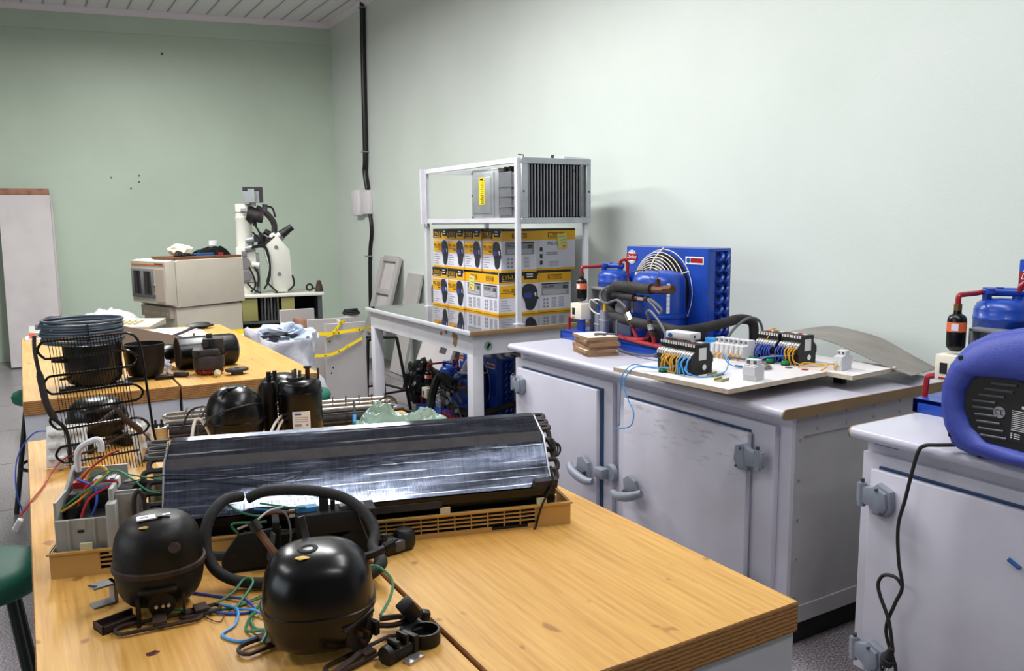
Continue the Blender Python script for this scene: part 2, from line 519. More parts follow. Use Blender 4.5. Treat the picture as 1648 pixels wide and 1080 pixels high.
# ---------------------------------------------------------------- room
WX, CZ = 3.36, 3.83
A = math.radians(11.6)
FY = 9.87                                   # far wall meets right wall
def far(x, off=0): return FY + (WX - x) * math.tan(A) - off
X0, Y0 = -3.2, -3.2
struct(G().bx(X0 - .2, WX + .2, Y0 - .2, 11.6, -.1, 0).build('floor', 'floor'))
struct(G().bx(X0 - .2, WX + .2, Y0 - .2, 11.6, CZ, CZ + .1).build('ceiling', 'ceil'))
struct(G().bx(WX, WX + .15, Y0, FY + .2, 0, CZ).build('wall_right', 'wallR'))
struct(G().bx(X0 - .15, X0, Y0, 11.6, 0, CZ).build('wall_left', 'wallD'))
struct(G().bx(X0, WX, Y0 - .15, Y0, 0, CZ).build('wall_back', 'wallD'))
g = G()
g.prism([(WX, far(WX)), (X0, far(X0)), (X0, far(X0) + .15), (WX, far(WX) + .15)], 0, CZ, 'z', 0)
g.prism([(WX, far(WX) - .018), (X0, far(X0) - .018), (X0, far(X0) + .01), (WX, far(WX) + .01)], 3.59, CZ, 'z', 0)
struct(g.build('wall_far', 'wallF'))
def cornice(p0, p1, nrm, name):
    g = G()
    d = Vector(p1) - Vector(p0); L = d.length; a = math.atan2(d.y, d.x)
    s = 1 if Vector((-math.sin(a), math.cos(a))).dot(Vector(nrm)) > 0 else -1
    prof = [(0, 0), (0, -.06), (.015 * s, -.06), (.02 * s, -.045), (.05 * s, -.02), (.06 * s, -.012), (.06 * s, 0)]
    g.T = Matrix.Translation((p0[0], p0[1], CZ)) @ Euler((0, 0, a)).to_matrix().to_4x4()
    g.prism(prof, 0, L, 'x', 0)
    struct(g.build(name, 'cornice'))
cornice((WX, Y0), (WX, FY), (-1, 0), 'trim_1')
cornice((WX, far(WX) - .018), (X0, far(X0) - .018), (0, -1), 'trim_2')
# small fixing holes left in the far wall
for (x, z) in ((1.531, 3.39), (1.211, 2.044), (1.206, 1.974), (.93, 2.02), (1.12, 1.9)):
    o = G().at((x, far(x) - .004, z), (0, 0, -A)).cyl((0, 0, 0), (0, .006, 0), .016 if z > 3 else .01, n=10).build('trim_3', 'greyd')
    struct(o)

# conduit and switch boxes on the right wall
t = thing('electrical_conduit', 'black flexible conduit running down the right wall from the ceiling', 'conduit', (WX, 8.72, 0))
G().tube([(-.03, -.03, CZ), (-.03, 0, 3.2), (-.03, .03, 2.25), (-.03, .06, 2.05), (-.03, 0, 1.86)], .03, 10, 0, 6).build('upper_tube', 'conduit', t)
G().tube([(-.025, -.02, 1.62), (-.022, -.06, 1.4), (-.02, .02, 1.15), (-.02, .06, .6), (-.02, .06, .1)], .02, 10, 0, 6).build('lower_tube', 'conduit', t)
for z in (3.76, 2.26, 1.12): G().box((-.03, .03 if z < 3 else -.03, z), (.075, .075, .012)).build('clamp', 'grey', t)
tag(G().bx(WX - .09, WX, 8.88, 9.11, 1.57, 1.86, bev=.02).build('switch_box', 'switch'), 'larger white curved switch cover, left of the two on the conduit', 'switch box')
tag(G().bx(WX - .055, WX, 8.66, 8.87, 1.585, 1.845, bev=.008).build('switch_box', 'switch'), 'flatter white box right beside the curved switch cover', 'switch box')
# ---------------------------------------------------------------- wooden work tables
T = .88
def wood_table(x0, x1, y0, y1, label):
    L, W = y1 - y0, x1 - x0
    t = thing('work_table', label, 'table', (x0, y0, 0), 0, 'plywood topped work tables')
    g = G(); g.bx(0, W, 0, L, T - .052, T, 1, .002, 1)
    for f in g.bm.faces:
        if f.normal.z > .9: f.material_index = 0
    g.build('table_top', ['ply', 'plyedge'], t)
    g = G(); za, zb = T - .155, T - .0525
    for (a, b, c, d) in ((.002, W - .002, .008, .032), (.002, W - .002, L - .032, L - .008), (.002, .026, .032, L - .032), (W - .026, W - .002, .032, L - .032)):
        g.bx(a, b, c, d, za, zb)
    g.build('apron', 'steelwhite', t)
    for (x, y) in ((.002, .008), (W - .062, .008), (.002, L - .068), (W - .062, L - .068)):
        G().bx(x, x + .06, y, y + .06, 0, za, bev=.002, seg=1).build('leg', 'steelwhite', t)
    G().bx(.03, W - .03, L / 2 - .02, L / 2 + .02, .16, .2).build('stretcher', 'steelwhite', t)
    return t
wood_table(-.03, .503, .856, 2.71, 'worn plywood table holding the two dark compressors at the picture front')
wood_table(.509, 1.045, .856, 2.69, 'plywood table with the bare empty golden top, nearest to the camera')
wood_table(-.04, .483, 3.34, 5.27, 'plywood table under the blue grey tubing coil')
wood_table(.489, 1.025, 3.32, 5.29, 'plywood table under the black cylinder shell lying on its side')

# ---------------------------------------------------------------- white refrigerated counters
def hinge(par, y, z, s):
    # s=+1: strap reaches toward +y from the door edge
    h = G()
    pts = [(0, -.026), (s * .034, -.03), (s * .036, -.05), (s * .08, -.05), (s * .098, -.02), (s * .092, .03), (s * .05, .046), (s * .034, .03), (0, .024)]
    h.prism(pts, -.026, 0, 'x', 0, .005, 2)
    h.prism([(s * .044, -.04), (s * .076, -.042), (s * .088, -.015), (s * .082, .024), (s * .05, .036)], -.036, -.02, 'x', 0, .005, 2)
    h.cyl((-.016, s * -.004, -.036), (-.016, s * -.004, .034), .012, n=12)
    h.cyl((-.016, s * -.004, .034), (-.016, s * -.004, .046), .006, n=10, mi=1)
    h.bx(-.02, .0, s * -.022, s * .006, -.03, .03, 0, .004)
    for (a, b) in ((.056, .03), (.074, -.036)): h.cyl((-.038, s * a, b), (-.03, s * a, b), .005, n=8, mi=1)
    o = h.build('hinge', ['hinge', 'hinged'], par); o.location = (.0, y, z)
def handle(par, y, z, s, tilt):
    h = G().at((0, y, z), (tilt, 0, 0))
    h.prism([(-.05, -.02), (.05, -.02), (.045, .05), (.01, .066), (-.03, .045)], -.02, 0, 'x', 0, .005)
    h.tube([(-.03, s * .085, .006), (-.045, s * .05, -.006), (-.048, 0, -.016), (-.045, s * -.06, -.02), (-.035, s * -.1, -.012)], lambda u: .014 + .006 * math.sin(u * PI), 10, 0, 4)
    h.bx(-.04, -.01, -.03, .03, -.012, .01, 1, .004)
    h.build('handle', ['hinge', 'hinged'], par)
def counter(y0, y1, label, bays):
    t = thing('refrigerated_counter', label, 'counter', (2.085, y0, 0), 0, 'white refrigerated counters')
    L = y1 - y0
    g = G()
    n = 10; r = .018
    prof = [(.92, .844), (.92, .88), (r, .88)] + [(r - r * math.sin(PI * k / n), .862 + r * math.cos(PI * k / n)) for k in range(1, n)] + [(r, .844)]
    g.prism(prof, 0.006, L - .006, 'y', 0)
    g.prism([(p[0], p[1]) for p in prof], 0, .006, 'y', 1); g.prism(prof, L - .006, L, 'y', 1)
    g.build('worktop', ['laminate', 'browntrim'], t)
    g = G()
    g.bx(.085, .9, .03, L - .03, .1, .844, 0)
    for yy in (.03, L - .03):                       # riveted trim on the end panels
        s = -1 if yy < .1 else 1
        a, b = (yy - .006, yy) if s < 0 else (yy, yy + .006)
        g.bx(.085, .13, a, b, .1, .844, 1); g.bx(.86, .9, a, b, .1, .844, 1)
        g.bx(.13, .86, a, b, .1, .16, 1); g.bx(.13, .86, a, b, .77, .844, 1)
        for k in range(5):
            for zz in (.79, .83): g.cyl((.2 + .15 * k, yy + s * .004, zz), (.2 + .15 * k, yy + s * .009, zz), .006, n=8, mi=2)
        for k in range(5): g.cyl((.115, yy + s * .004, .2 + .14 * k), (.115, yy + s * .009, .2 + .14 * k), .005, n=8, mi=2)
    g.bx(.07, .087, .02, L - .02, .1, .844, 3)
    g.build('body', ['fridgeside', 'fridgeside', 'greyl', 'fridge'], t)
    G().bx(.16, .86, .06, L - .06, 0, .1).build('plinth', 'plinth', t)
    g = G(); g.bx(.066, .07, L - .12, L - .045, .826, .846)
    g.build('name_plate', 'blueplate', t)
    for (fa, fb, da, db, hs, mt) in bays:
        da, db = da * .985, db * .985
        fa, fb, da, db = [v - y0 for v in (fa, fb, da, db)]
        g = G(); g.bx(.045, .07, fa, fb, .115, .805, 0, .004)
        g.bx(.0445, .05, min(da, db) + .2, min(da, db) + .204, .755, .803, 1) if 0 else None
        g.build('door_frame', ['fridge', 'hinged'], t)
        d = G().bx(.012, .036, da, db, .14, .766, 0, .004).build('door', mt, t)
        d2 = G().bx(.036, .046, da + .012 if hs < 0 else da - .012, db + (.012 if hs < 0 else -.012), .15, .772, 0).build('gasket', 'gasket', d)
        hy = db if hs > 0 else da
        for hz in (.69, .205):
            sub = bpy.data.objects.new('h', None)
            h0 = len(bpy.data.objects)
            bpy.data.objects.remove(sub)
            hinge(d, hy + (.008 if hs > 0 else -.06), hz, -1 if hs > 0 else 1)
            o = [c for c in d.children if c.name.startswith('hinge')][-1]
            o.location.x = .012
        e = da if hs > 0 else db
        handle(d, e + (.06 if hs > 0 else -.09), .395, 1 if hs > 0 else -1, .1 if hs > 0 else -.15)
        if hs > 0:
            k = G(); k.cyl((.045, e - .075, .41), (.025, e - .075, .41), .042, .036, 20); k.bx(-.012, .03, e - .07, e - .01, .385, .43, 0, .006)
            k.build('latch_keeper', ['hinge'], t)
    return t
counter(1.80, 3.575, 'long white counter with scuffed door, carrying the control boards and blue condensing unit',
        [(2.76, 3.57, 2.875, 3.555, 1, 'fridge'), (1.87, 2.715, 1.993, 2.683, -1, 'doorscuff')])
counter(-.25, 1.555, 'white counter under the royal blue recovery machine with cord hanging down its door',
        [(.66, 1.533, .77, 1.505, 1, 'fridge'), (-.2, .6, -.1, .5, -1, 'fridge')])

# ---------------------------------------------------------------- black topped table
t = thing('black_top_table', 'white framed table with glossy black top under the stacked boxes', 'table', (2.14, 4.08, 0))
g = G(); g.bx(.012, 1.1, .012, 1.66, .858, .88, 0)
g.build('table_top', 'blackgloss', t)
g = G(); g.bx(0, .012, 0, 1.66, .852, .881, 0, .005); g.build('white_lip', 'steelwhite', t)
g = G(); g.bx(0, 1.1, -.004, .012, .85, .881, 0, .004); g.build('brown_edge', 'browntrim', t)
g = G()
for (a, b, c, d) in ((.03, 1.07, .03, .05), (.03, 1.07, 1.61, 1.63), (.03, .05, .05, 1.61), (1.05, 1.07, .05, 1.61)): g.bx(a, b, c, d, .735, .858, 0)
g.build('apron', 'steelwhite', t)
for (x, y) in ((.028, .03), (1.0, .03), (.028, 1.56), (1.0, 1.56)): G().bx(x, x + .07, y, y + .07, 0, .736, bev=.003).build('leg', 'steelwhite', t)
g = G().cyl((.13, .0295, .785), (.13, .026, .785), .026, n=24, mi=0); g.box((.13, .0255, .785), (.012, .002, .03), 1, (0, .4, 0)); g.box((.135, .0255, .79), (.02, .002, .008), 1, (0, -.3, 0))
g.build('green_plaque', ['skirt', 'ink'], t)
for (y, z, h) in ((.24, .815, .022), (.255, .79, .03), (.27, .825, .018), (.37, .835, .01), (.44, .82, .012)): G().blob((.0298, y, z), (.0012, .012 + h * .4, h), 0, .9, 2.5, y * 9, 3).build('rust_stain', 'dirt', t)

# ---------------------------------------------------------------- rack with window air conditioner
t = thing('air_conditioner_rack', 'white angle iron rack carrying a grey window air conditioner above the boxes', 'air conditioner', (2.52, 4.19, T))
W, L, Hh = .52, 1.3, .985
for (x, y) in ((0, 0), (W - .03, 0), (0, L - .03), (W - .03, L - .03)):
    p = G().bx(x, x + .03, y, y + .03, 0.004, Hh, bev=.002, seg=1).build('post', 'steelwhite', t)
    G().bx(x - .012, x + .042, y - .012, y + .042, 0, .006).build('foot_plate', 'steelwhite', p)
g = G()
for z in (.955, .605):
    g.bx(.0, .03, .03, L - .03, z, z + .03, 0); g.bx(W - .03, W, .03, L - .03, z, z + .03, 0)
    g.bx(.03, W - .03, L - .03, L, z, z + .03, 0); g.bx(.03, W - .03, 0, .03, z, z + .03, 0)
g.build('rails', 'steelwhite', t)
g = G()
g.bx(-.004, -.001, L - .05, L + .002, .58, .985, 0); g.bx(-.03, 0, L - .03, L - .004, .6, .985)
g.build('side_cover', 'steelwhite', t)
g = G().bx(.04, W - .03, .62, L - .04, .598, .608, 0); g.bx(.04, W - .2, .62, .9, .608, .625, 1)
g.build('tray', ['greyl', 'ivory'], t)
g = G()
fx0, fx1, fz0, fz1, fy = .02, W + .0, .6, .985, -.022
for (a, b, c, d) in ((fx0, fx1, fz1 - .036, fz1), (fx0, fx1, fz0, fz0 + .034), (fx0, fx0 + .045, fz0 + .034, fz1 - .036), (fx1 - .035, fx1, fz0 + .034, fz1 - .036)):
    g.bx(a, b, fy, -.002, c, d, 0, .002, 1)
for (x, z) in ((.035, .79), (.505, .79), (.39, .915)): g.cyl((x, fy - .003, z), (x, fy, z), .006, n=8, mi=1)
gf = g.build('grille_frame', ['greyl', 'greyd'], t)
g = G()
for k in range(19):
    x = fx0 + .055 + k * .0215
    g.box((x, -.012, (fz0 + fz1) / 2), (.004, .018, fz1 - fz0 - .08), 0, (0, 0, -.3))
g.build('louvers', 'greyl', gf)
G().bx(.06, W - .04, .024, .03, fz0 + .03, fz1 - .03, 0).build('inner_coil', 'blackmat', gf)
g = G()
g.bx(.02, W - .04, .25, .595, .612, .94, 0, .006); 
g.bx(.012, .02, .3, .585, .635, .92, 0, .004); g.bx(.008, .012, .33, .56, .665, .89, 0, .002)
g.bx(.005, W - .05, .22, .6, .6, .632, 1, .004)
for z in (.64, .78, .92): g.cyl((.008, .575, z), (.013, .575, z), .006, n=8, mi=2)
ch = g.build('chassis', ['greyl', 'greyl', 'greyd'], t)
g = G(); g.bx(.0065, .0085, .405, .475, .72, .89, 0)
for k in range(12):
    z = .728 + k * .0125; g.bx(.0055, .0066, .413, .413 + R.uniform(.03, .052), z, z + .004, 1)
g.bx(.0055, .0066, .42, .46, .872, .882, 1)
g.build('warning_label', ['yellowtape', 'ink'], ch)
g = G(); g.bx(.03, W - .06, .045, .25, .63, .9, 0, .004); g.bx(.022, .034, .1, .24, .65, .91, 0, .004)
for y in (.13, .19): g.cyl((.03, y, .925), (.2, y, .925), .016, n=14, mi=1)
for z in (.7, .76, .82): g.bx(.018, .03, .06, .24, z, z + .008, 0)
g.build('evaporator_housing', ['clearbox', 'blackmat'], ch)
g = G(); g.tube([(.06, .02, .985), (.06, .02, 1.0), (.03, .03, 1.003)], .004, 6, 0, 1); g.bx(.24, .26, -.004, .0, .985, 1.005, 0)
g.build('hook', 'greyd', t)
G().box((.42, .3, 1.0), (.2, .55, .012), 0, (.03, .03, .1)).build('loose_sheet', 'steelwhite', t)

# ---------------------------------------------------------------- welding helmet boxes
def helmet_box(name, label, loc, rz, w=.25, d=.27, h=.28, tagged=False, plain=False):
    t = thing(name, label, 'box', loc, rz, 'stacked helmet boxes')
    g = G(); g.bx(-w / 2, w / 2, -d / 2, d / 2, 0, h, 0, .003, 1)
    g.bx(-w / 2 + .002, w / 2 - .002, -d / 2 + .002, d / 2 - .002, h - .001, h + .0008, 2)
    e = .0012
    def side(T0, ww, kind):
        g.T = T0                                   # plane: x along the face, z up, normal -y
        def q(x0, x1, z0, z1, mi, k=0):
            y = -e * (1 + k * .8)
            g.poly([(x0, y, z0), (x1, y, z0), (x1, y, z1), (x0, y, z1)], mi)
        a, b = -ww / 2 + .001, ww / 2 - .001
        q(a, b, 0.001, .016, 1)
        if kind == 'front':
            q(a, b, h - .075, h - .026, 1); q(a, b, h - .026, h - .001, 2)
            q(a + .0, a + ww * .56, h - .062, h - .002, 2, 1); q(b - ww * .36, b - .01, h - .05, h - .004, 2, 1)
            g.text('LYNUS', .042, (a + ww * .27, -e * 3.4, h - .034), (PI / 2, 0, 0), 1, .95)
            q(a + .02, a + ww * .5, h - .057, h - .054, 3, 2)
            q(b - ww * .3, b - ww * .14, h - .02, h - .012, 3, 2); q(b - ww * .3, b - ww * .14, h - .036, h - .028, 3, 2)
            q(a + .006, a + ww * .56, h - .165, h - .085, 1, 1)
            g.text('MSL-3500', .030, (a + ww * .29, -e * 3.4, h - .118), (PI / 2, 0, 0), 2, 1.)
            q(a + .012, a + ww * .52, h - .136, h - .133, 2, 2)
            q(a + ww * .36, a + ww * .52, h - .15, h - .143, 2, 2)
            for k in range(5): q(a + .012, a + .06 + .05 * R.random(), .03 + k * .016, .033 + k * .016, 4, 1)
            hp = [(-.25, .98), (-.1, 1.02), (.12, 1.0), (.28, .9), (.36, .72), (.37, .5), (.42, .46), (.42, .4), (.35, .38), (.3, .2), (.2, .04), (.05, -.03), (-.12, .0), (-.2, .1), (-.22, .3), (-.33, .5), (-.38, .7), (-.35, .88)]
            cx, sc = b - ww * .22, ww * .55; hh = .17
            g.poly([(cx + p[0] * sc, -e * 2.7, .028 + p[1] * hh) for p in hp], 5)
            g.poly([(cx - .28 * sc, -e * 3.4, .028 + .48 * hh), (cx + .08 * sc, -e * 3.4, .028 + .47 * hh), (cx + .1 * sc, -e * 3.4, .028 + .66 * hh), (cx - .28 * sc, -e * 3.4, .028 + .68 * hh)], 6)
            g.poly([(cx + .24 * sc, -e * 3.4, .028 + .5 * hh), (cx + .3 * sc, -e * 3.4, .028 + .52 * hh), (cx + .3 * sc, -e * 3.4, .028 + .66 * hh), (cx + .2 * sc, -e * 3.4, .028 + .66 * hh)], 3)
        else:
            q(a, b, h - .075, h - .012, 1); q(a, b, h - .012, h - .001, 2)
            q(-ww * .2, ww * .22, h - .058, h - .026, 2, 1); q(-ww * .185, ww * .205, h - .055, h - .029, 1, 2)
            g.text('LYNUS', .03, (.002, -e * 4.1, h - .042), (PI / 2, 0, 0), 2, 1.1)
            if kind == 'spec':
                q(a + .03, b - .02, h - .092, h - .084, 2, 1); q(a + .03, b - .02, h - .165, h - .092, 4, 1)
                g.text('MSL-3500', .022, (a + .085, -e * 3.4, h - .108), (PI / 2, 0, 0), 2)
                q(b - .07, b - .03, h - .125, h - .1, 7, 2)
                for k in range(4): q(a + .04, b - .04, h - .133 - k * .008, h - .13 - k * .008, 3, 2)
                for i in range(2):
                    for k in range(3): q(a + .045 + i * .025, a + .06 + i * .025, .03 + k * .024, .046 + k * .024, 4, 1)
                for i in range(2):
                    for k in range(8): q(a + .11 + i * .06, a + .15 + i * .06, .032 + k * .009, .035 + k * .009, 4, 1)
            else:
                g.text('MSL-3500', .03, (-.01, -e * 3.4, h - .098), (PI / 2, 0, 0), 2)
                for k in range(3): q(a + .03, a + .05, .04 + k * .045, .066 + k * .045, 2, 1)
                for k in range(2): q(a + .08, a + .17, .105 + k * .012, .111 + k * .012, 4, 1)
                for k in range(4): q(a + .1, a + .18, .03 + k * .009, .033 + k * .009, 4, 1)
        g.T = Matrix()
    side(Matrix.Translation((0, -d / 2, 0)), w, 'front')
    k2 = 'warn' if plain else 'spec'
    side(Matrix.Translation((w / 2, 0, 0)) @ Euler((0, 0, PI / 2)).to_matrix().to_4x4(), d, k2)
    side(Matrix.Translation((-w / 2, 0, 0)) @ Euler((0, 0, -PI / 2)).to_matrix().to_4x4(), d, k2)
    g.build('carton', ['card', 'yellow', 'ink', 'white', 'inkgrey', 'helmet', 'visor', 'greyd'], t)
    if tagged:
        gx = w / 2 + .004 if tagged > 0 else -w / 2 - .004
        g = G().at((gx, .02 if tagged < 0 else .05, h - .085), (.12, 0, 0))
        g.box((0, 0, 0), (.003, .075, .1), 0)
        s = 1 if tagged > 0 else -1
        for k in range(3): g.box((s * .002, R.uniform(-.01, .01), .03 - k * .022), (.001, .05, .006), 1)
        g.box((s * .002, .01, -.035), (.001, .02, .016), 2)
        g.build('price_sticker', ['tagyellow', 'inkgrey', 'orange'], t)
    return t
Q = -PI / 2
bt, tp = T + .0005, T + .2823
helmet_box('helmet_box', 'bottom row box in the far corner by the rear left rack post', (2.785, 5.520, bt), Q)
helmet_box('helmet_box', 'bottom row helmet box second from the far end, with whole helmet picture', (2.785, 5.265, bt), Q)
helmet_box('helmet_box', 'bottom row box with yellow sticker on its pale side, third from far end', (2.80, 5.017, bt), 0, .27, .244, tagged=-1)
helmet_box('helmet_box', 'bottom row box showing the largest helmet picture beside the front post', (2.81, 4.775, bt), 0, .305, .235)
helmet_box('helmet_box', 'bottom row box at the wall end, behind the blue filter drier', (3.105, 4.800, bt), Q, .25, .275)
helmet_box('helmet_box', 'top row helmet box farthest from the camera, by the rear left post', (2.79, 5.505, tp), Q)
helmet_box('helmet_box', 'top row helmet box second from the far end', (2.785, 5.253, tp), Q)
helmet_box('helmet_box', 'top row box with only half its helmet picture showing, third from far end', (2.79, 5.008, tp), Q, .236)
helmet_box('helmet_box', 'top row box at the near corner with wide printed grey side', (2.80, 4.758, tp), Q, .25, .27)
helmet_box('helmet_box', 'top row box at the wall end with yellow sticker and warning icons', (3.13, 4.820, tp), Q, .25, .32, tagged=1, plain=True)
# ---------------------------------------------------------------- blue condensing units
def condensing_unit(loc, label):
    t = thing('condensing_unit', label, 'refrigeration unit', loc, 0, 'blue condensing units')
    g = G(); g.bx(0, .5, 0, .84, .03, .045, 0, .003); g.bx(0, .02, 0, .84, 0, .045, 0, .003); g.bx(.48, .5, 0, .84, 0, .045, 0, .003)
    g.bx(0, .5, 0, .02, 0, .045, 0, .003); g.bx(0, .5, .82, .84, 0, .045, 0, .003)
    g.build('base_frame', 'blue', t)
    # compressor shell
    g = G()
    prof = [(0, .046), (.09, .046), (.118, .055), (.13, .075), (.13, .15), (.136, .153), (.136, .165), (.13, .168), (.13, .3), (.127, .33), (.116, .352), (.094, .366), (.05, .374), (0, .376)]
    g.lathe(prof, (.215, .305, 0), 36, 0)
    c = g.build('compressor', ['blue'], t, 50)
    g = G(); a0 = PI * .78
    for k in range(6):
        a, b = a0 + k * .05, a0 + k * .05 + .05
        g.poly([(.215 + .1315 * math.cos(x), .305 + .1315 * math.sin(x), z) for (x, z) in ((a, .185), (b, .185), (b, .235), (a, .235))], 0)
        g.poly([(.215 + .1315 * math.cos(x), .305 + .1315 * math.sin(x), z) for (x, z) in ((a, .172), (b, .172), (b, .185), (a, .185))], 1)
    g.build('yellow_sticker', ['yellow', 'white'], c)
    g = G(); a0 = PI * 1.36
    for k in range(2):
        a, b = a0 + k * .06, a0 + k * .06 + .06
        g.poly([(.215 + .1315 * math.cos(x), .305 + .1315 * math.sin(x), z) for (x, z) in ((a, .18), (b, .18), (b, .32), (a, .32))], 0)
        for j in range(6):
            z = .19 + j * .022
            g.poly([(.215 + .132 * math.cos(x), .305 + .132 * math.sin(x), zz) for (x, zz) in ((a + .02, z), (b - .01, z), (b - .01, z + .005), (a + .02, z + .005))], 1)
    g.build('scale_sticker', ['white', 'inkgrey'], c)
    for (x, y) in ((.08, .2), (.3, .12)): G().bx(x, x + .05, y - .02, y + .03, .045, .1, 0, .01).build('mounting_foot', 'rusty', c)
    # condenser
    g = G(); g.bx(.33, .344, .1, .7, .045, .48, 0, .003); g.bx(.344, .48, .1, .7, .465, .48, 0, .002); g.bx(.344, .48, .115, .69, .05, .465, 1)
    g.bx(.344, .38, .1, .115, .05, .465, 0); g.bx(.46, .48, .1, .115, .05, .465, 0)
    cd = g.build('condenser', ['blue', 'bluedark'], t)
    g = G()
    for i in range(2):
        for k in range(8):
            z = .07 + k * .05; x = .4 + i * .035
            g.tube([(x, .118, z), (x + .004, .09, z + .004), (x + .012, .085, z + .018), (x + .02, .09, z + .03), (x + .024, .118, z + .034)], .008, 6, 0, 3)
    g.build('return_bends', 'blue', cd)
    # fan guard
    fc = (.33, .405, .262)
    g = G()
    for k in range(14):
        rr = .045 + k * .0125
        dx = .1 * math.sqrt(max(0, 1 - (rr / .205) ** 2))
        n = 36
        g.tube([(fc[0] - dx, fc[1] + rr * math.cos(2 * PI * j / n), fc[2] + rr * math.sin(2 * PI * j / n)) for j in range(n)], .0024, 5, 0, 1, True)
    for k in range(6):
        a = k * PI / 3 + PI / 2
        g.tube([(fc[0] - (.1 * math.sqrt(max(0, 1 - (rr / .205) ** 2))) - .003, fc[1] + rr * math.cos(a), fc[2] + rr * math.sin(a)) for rr in (.04, .08, .12, .16, .2)] + [(fc[0] - .004, fc[1] + .215 * math.cos(a), fc[2] + .215 * math.sin(a))], .0035, 5, 0, 2)
    fg = g.build('fan_guard', 'creamwire', t)
    g = G(); g.cyl((fc[0] - .002, fc[1], fc[2]), (fc[0] - .005, fc[1], fc[2]), .19, n=36)
    g.cyl((fc[0] - .05, fc[1], fc[2]), (fc[0] - .004, fc[1], fc[2]), .035, n=16)
    g.build('fan_opening', 'blackmat', fg)
    g = G()
    for k in range(5):
        g.at((fc[0] - .03, fc[1], fc[2]), (k * 2 * PI / 5, 0, 0)).surf(lambda u, v: (-.018 + .036 * v, -.05 + .1 * v, .03 + .14 * u), 3, 3, .002)
    g.build('fan_blade', 'alu', fg)
    # round badge and danger sticker on the condenser face
    g = G().at((.3288, .655, .425), (PI / 2, 0, -PI / 2))
    g.cyl((0, 0, 0), (0, 0, .0008), .036, n=28, mi=0); g.cyl((0, 0, .0008), (0, 0, .0011), .031, n=28, mi=2); g.cyl((0, 0, .0011), (0, 0, .0014), .028, n=28, mi=0)
    g.bx(-.042, .042, -.017, .017, .0012, .0020, 1)
    g.text('Danfoss', .027, (0, 0, .0024), (0, 0, 0), 0, .85, .35)
    g.build('round_badge', ['white', 'red', 'ink'], cd)
    g = G().at((.3288, .185, .422), (PI / 2, 0, -PI / 2))
    g.bx(-.062, .062, -.018, .018, 0, .001, 0); g.bx(-.027, .055, -.011, .011, .001, .0014, 1); g.cyl((-.042, 0, .001), (-.042, 0, .0016), .013, n=16, mi=2)
    g.text('DANGER', .014, (.005, 0, .0018), (0, 0, 0), 0) if 0 else None
    g.build('warning_sticker', ['white', 'red', 'blueplate'], cd)
    # receiver tank
    g = G(); g.lathe([(0, .05), (.06, .05), (.08, .07), (.083, .1), (.083, .29), (.085, .292), (.085, .302), (.083, .304), (.083, .325), (.074, .345), (.055, .356), (.03, .36), (0, .361)], (.245, .7, 0), 28)
    rc = g.build('receiver_tank', 'blue', t, 50)
    g = G()
    for (x, y) in ((.21, .735), (.265, .67)): g.cyl((x, y, .345), (x, y, .375), .014, n=12)
    g.cyl((.21, .75, .38), (.27, .65, .38), .014, n=10); g.cyl((.235, .71, .38), (.235, .71, .395), .012, n=8); g.cyl((.2, .72, .375), (.2, .72, .392), .014, n=8)
    g.build('valve', 'blue', rc)
    # drier
    g = G(); g.lathe([(0, .2), (.016, .2), (.026, .212), (.028, .22), (.028, .3), (.024, .31), (.012, .318), (.011, .33), (0, .33)], (.08, .757, 0), 20)
    dr = g.build('filter_drier', 'blackpaint', t, 50)
    g = G(); g.lathe([(.0285, .262), (.0285, .292)], (.08, .757, 0), 20, 0); g.box((.052, .748, .277), (.002, .02, .022), 1, (0, 0, .3)); 
    g.build('label_band', ['orange', 'white'], dr)
    G().cyl((.08, .757, .328), (.08, .757, .348), .013, n=6).build('flare_nut', 'brass', dr)
    # pressure switch
    g = G(); g.bx(.035, .1, .70, .795, .108, .19, 0, .004); g.bx(.0335, .036, .755, .778, .13, .165, 1); g.bx(.0335, .036, .757, .78, .113, .119, 2)
    ps = g.build('pressure_switch', ['cream', 'ink', 'red'], t)
    g = G().bx(.06, .075, .715, .77, .04, .115, 0, .002); g.build('switch_bracket', 'blue', t)
    # electrical bracket
    g = G(); g.bx(.16, .172, .45, .735, .045, .27, 0, .002); g.bx(.115, .16, .725, .737, .045, .27, 0, .002); g.bx(.115, .172, .45, .737, .262, .272, 0, .002); g.bx(.115, .16, .45, .456, .16, .27, 0, .002)
    eb = g.build('electrical_bracket', 'grey', t)
    for (y, h, rr) in ((.655, .135, .022), (.605, .16, .026)):
        g = G(); g.cyl((.115, y, .048), (.115, y, h), rr, n=18, mi=0); g.cyl((.115, y, h - .05), (.115, y, h - .046), rr + .002, n=18, mi=1)
        g.cyl((.115, y, h), (.115, y, h + .045), .008, n=8, mi=2 if rr < .025 else 3)
        g.build('capacitor', ['greyl', 'white', 'blue', 'yellow'], t)
    g = G(); g.tube([(.11, .66, .19), (.09, .69, .21), (.09, .7, .17), (.1, .65, .14), (.11, .6, .15)], .004, 6, 0, 5); g.tube([(.11, .6, .2), (.09, .63, .215), (.1, .68, .21)], .004, 6, 0, 5)
    g.build('white_lead', 'ww', t)
    # pipes
    def rp(P, r, k): G().tube(P, r, 8, 0, k).build('red_pipe', 'red', t)
    rp([(.08, .757, .345), (.08, .757, .365), (.085, .757, .374), (.11, .755, .376), (.18, .753, .376), (.21, .745, .38)], .0085, 5)
    rp([(.255, .66, .383), (.255, .655, .402), (.262, .64, .413), (.275, .63, .405), (.28, .628, .38), (.28, .63, .32), (.28, .6, .25)], .0085, 5)
    rp([(.07, .79, .115), (.05, .82, .112), (.05, .826, .09), (.05, .826, .035), (.06, .8, .03)], .009, 5)
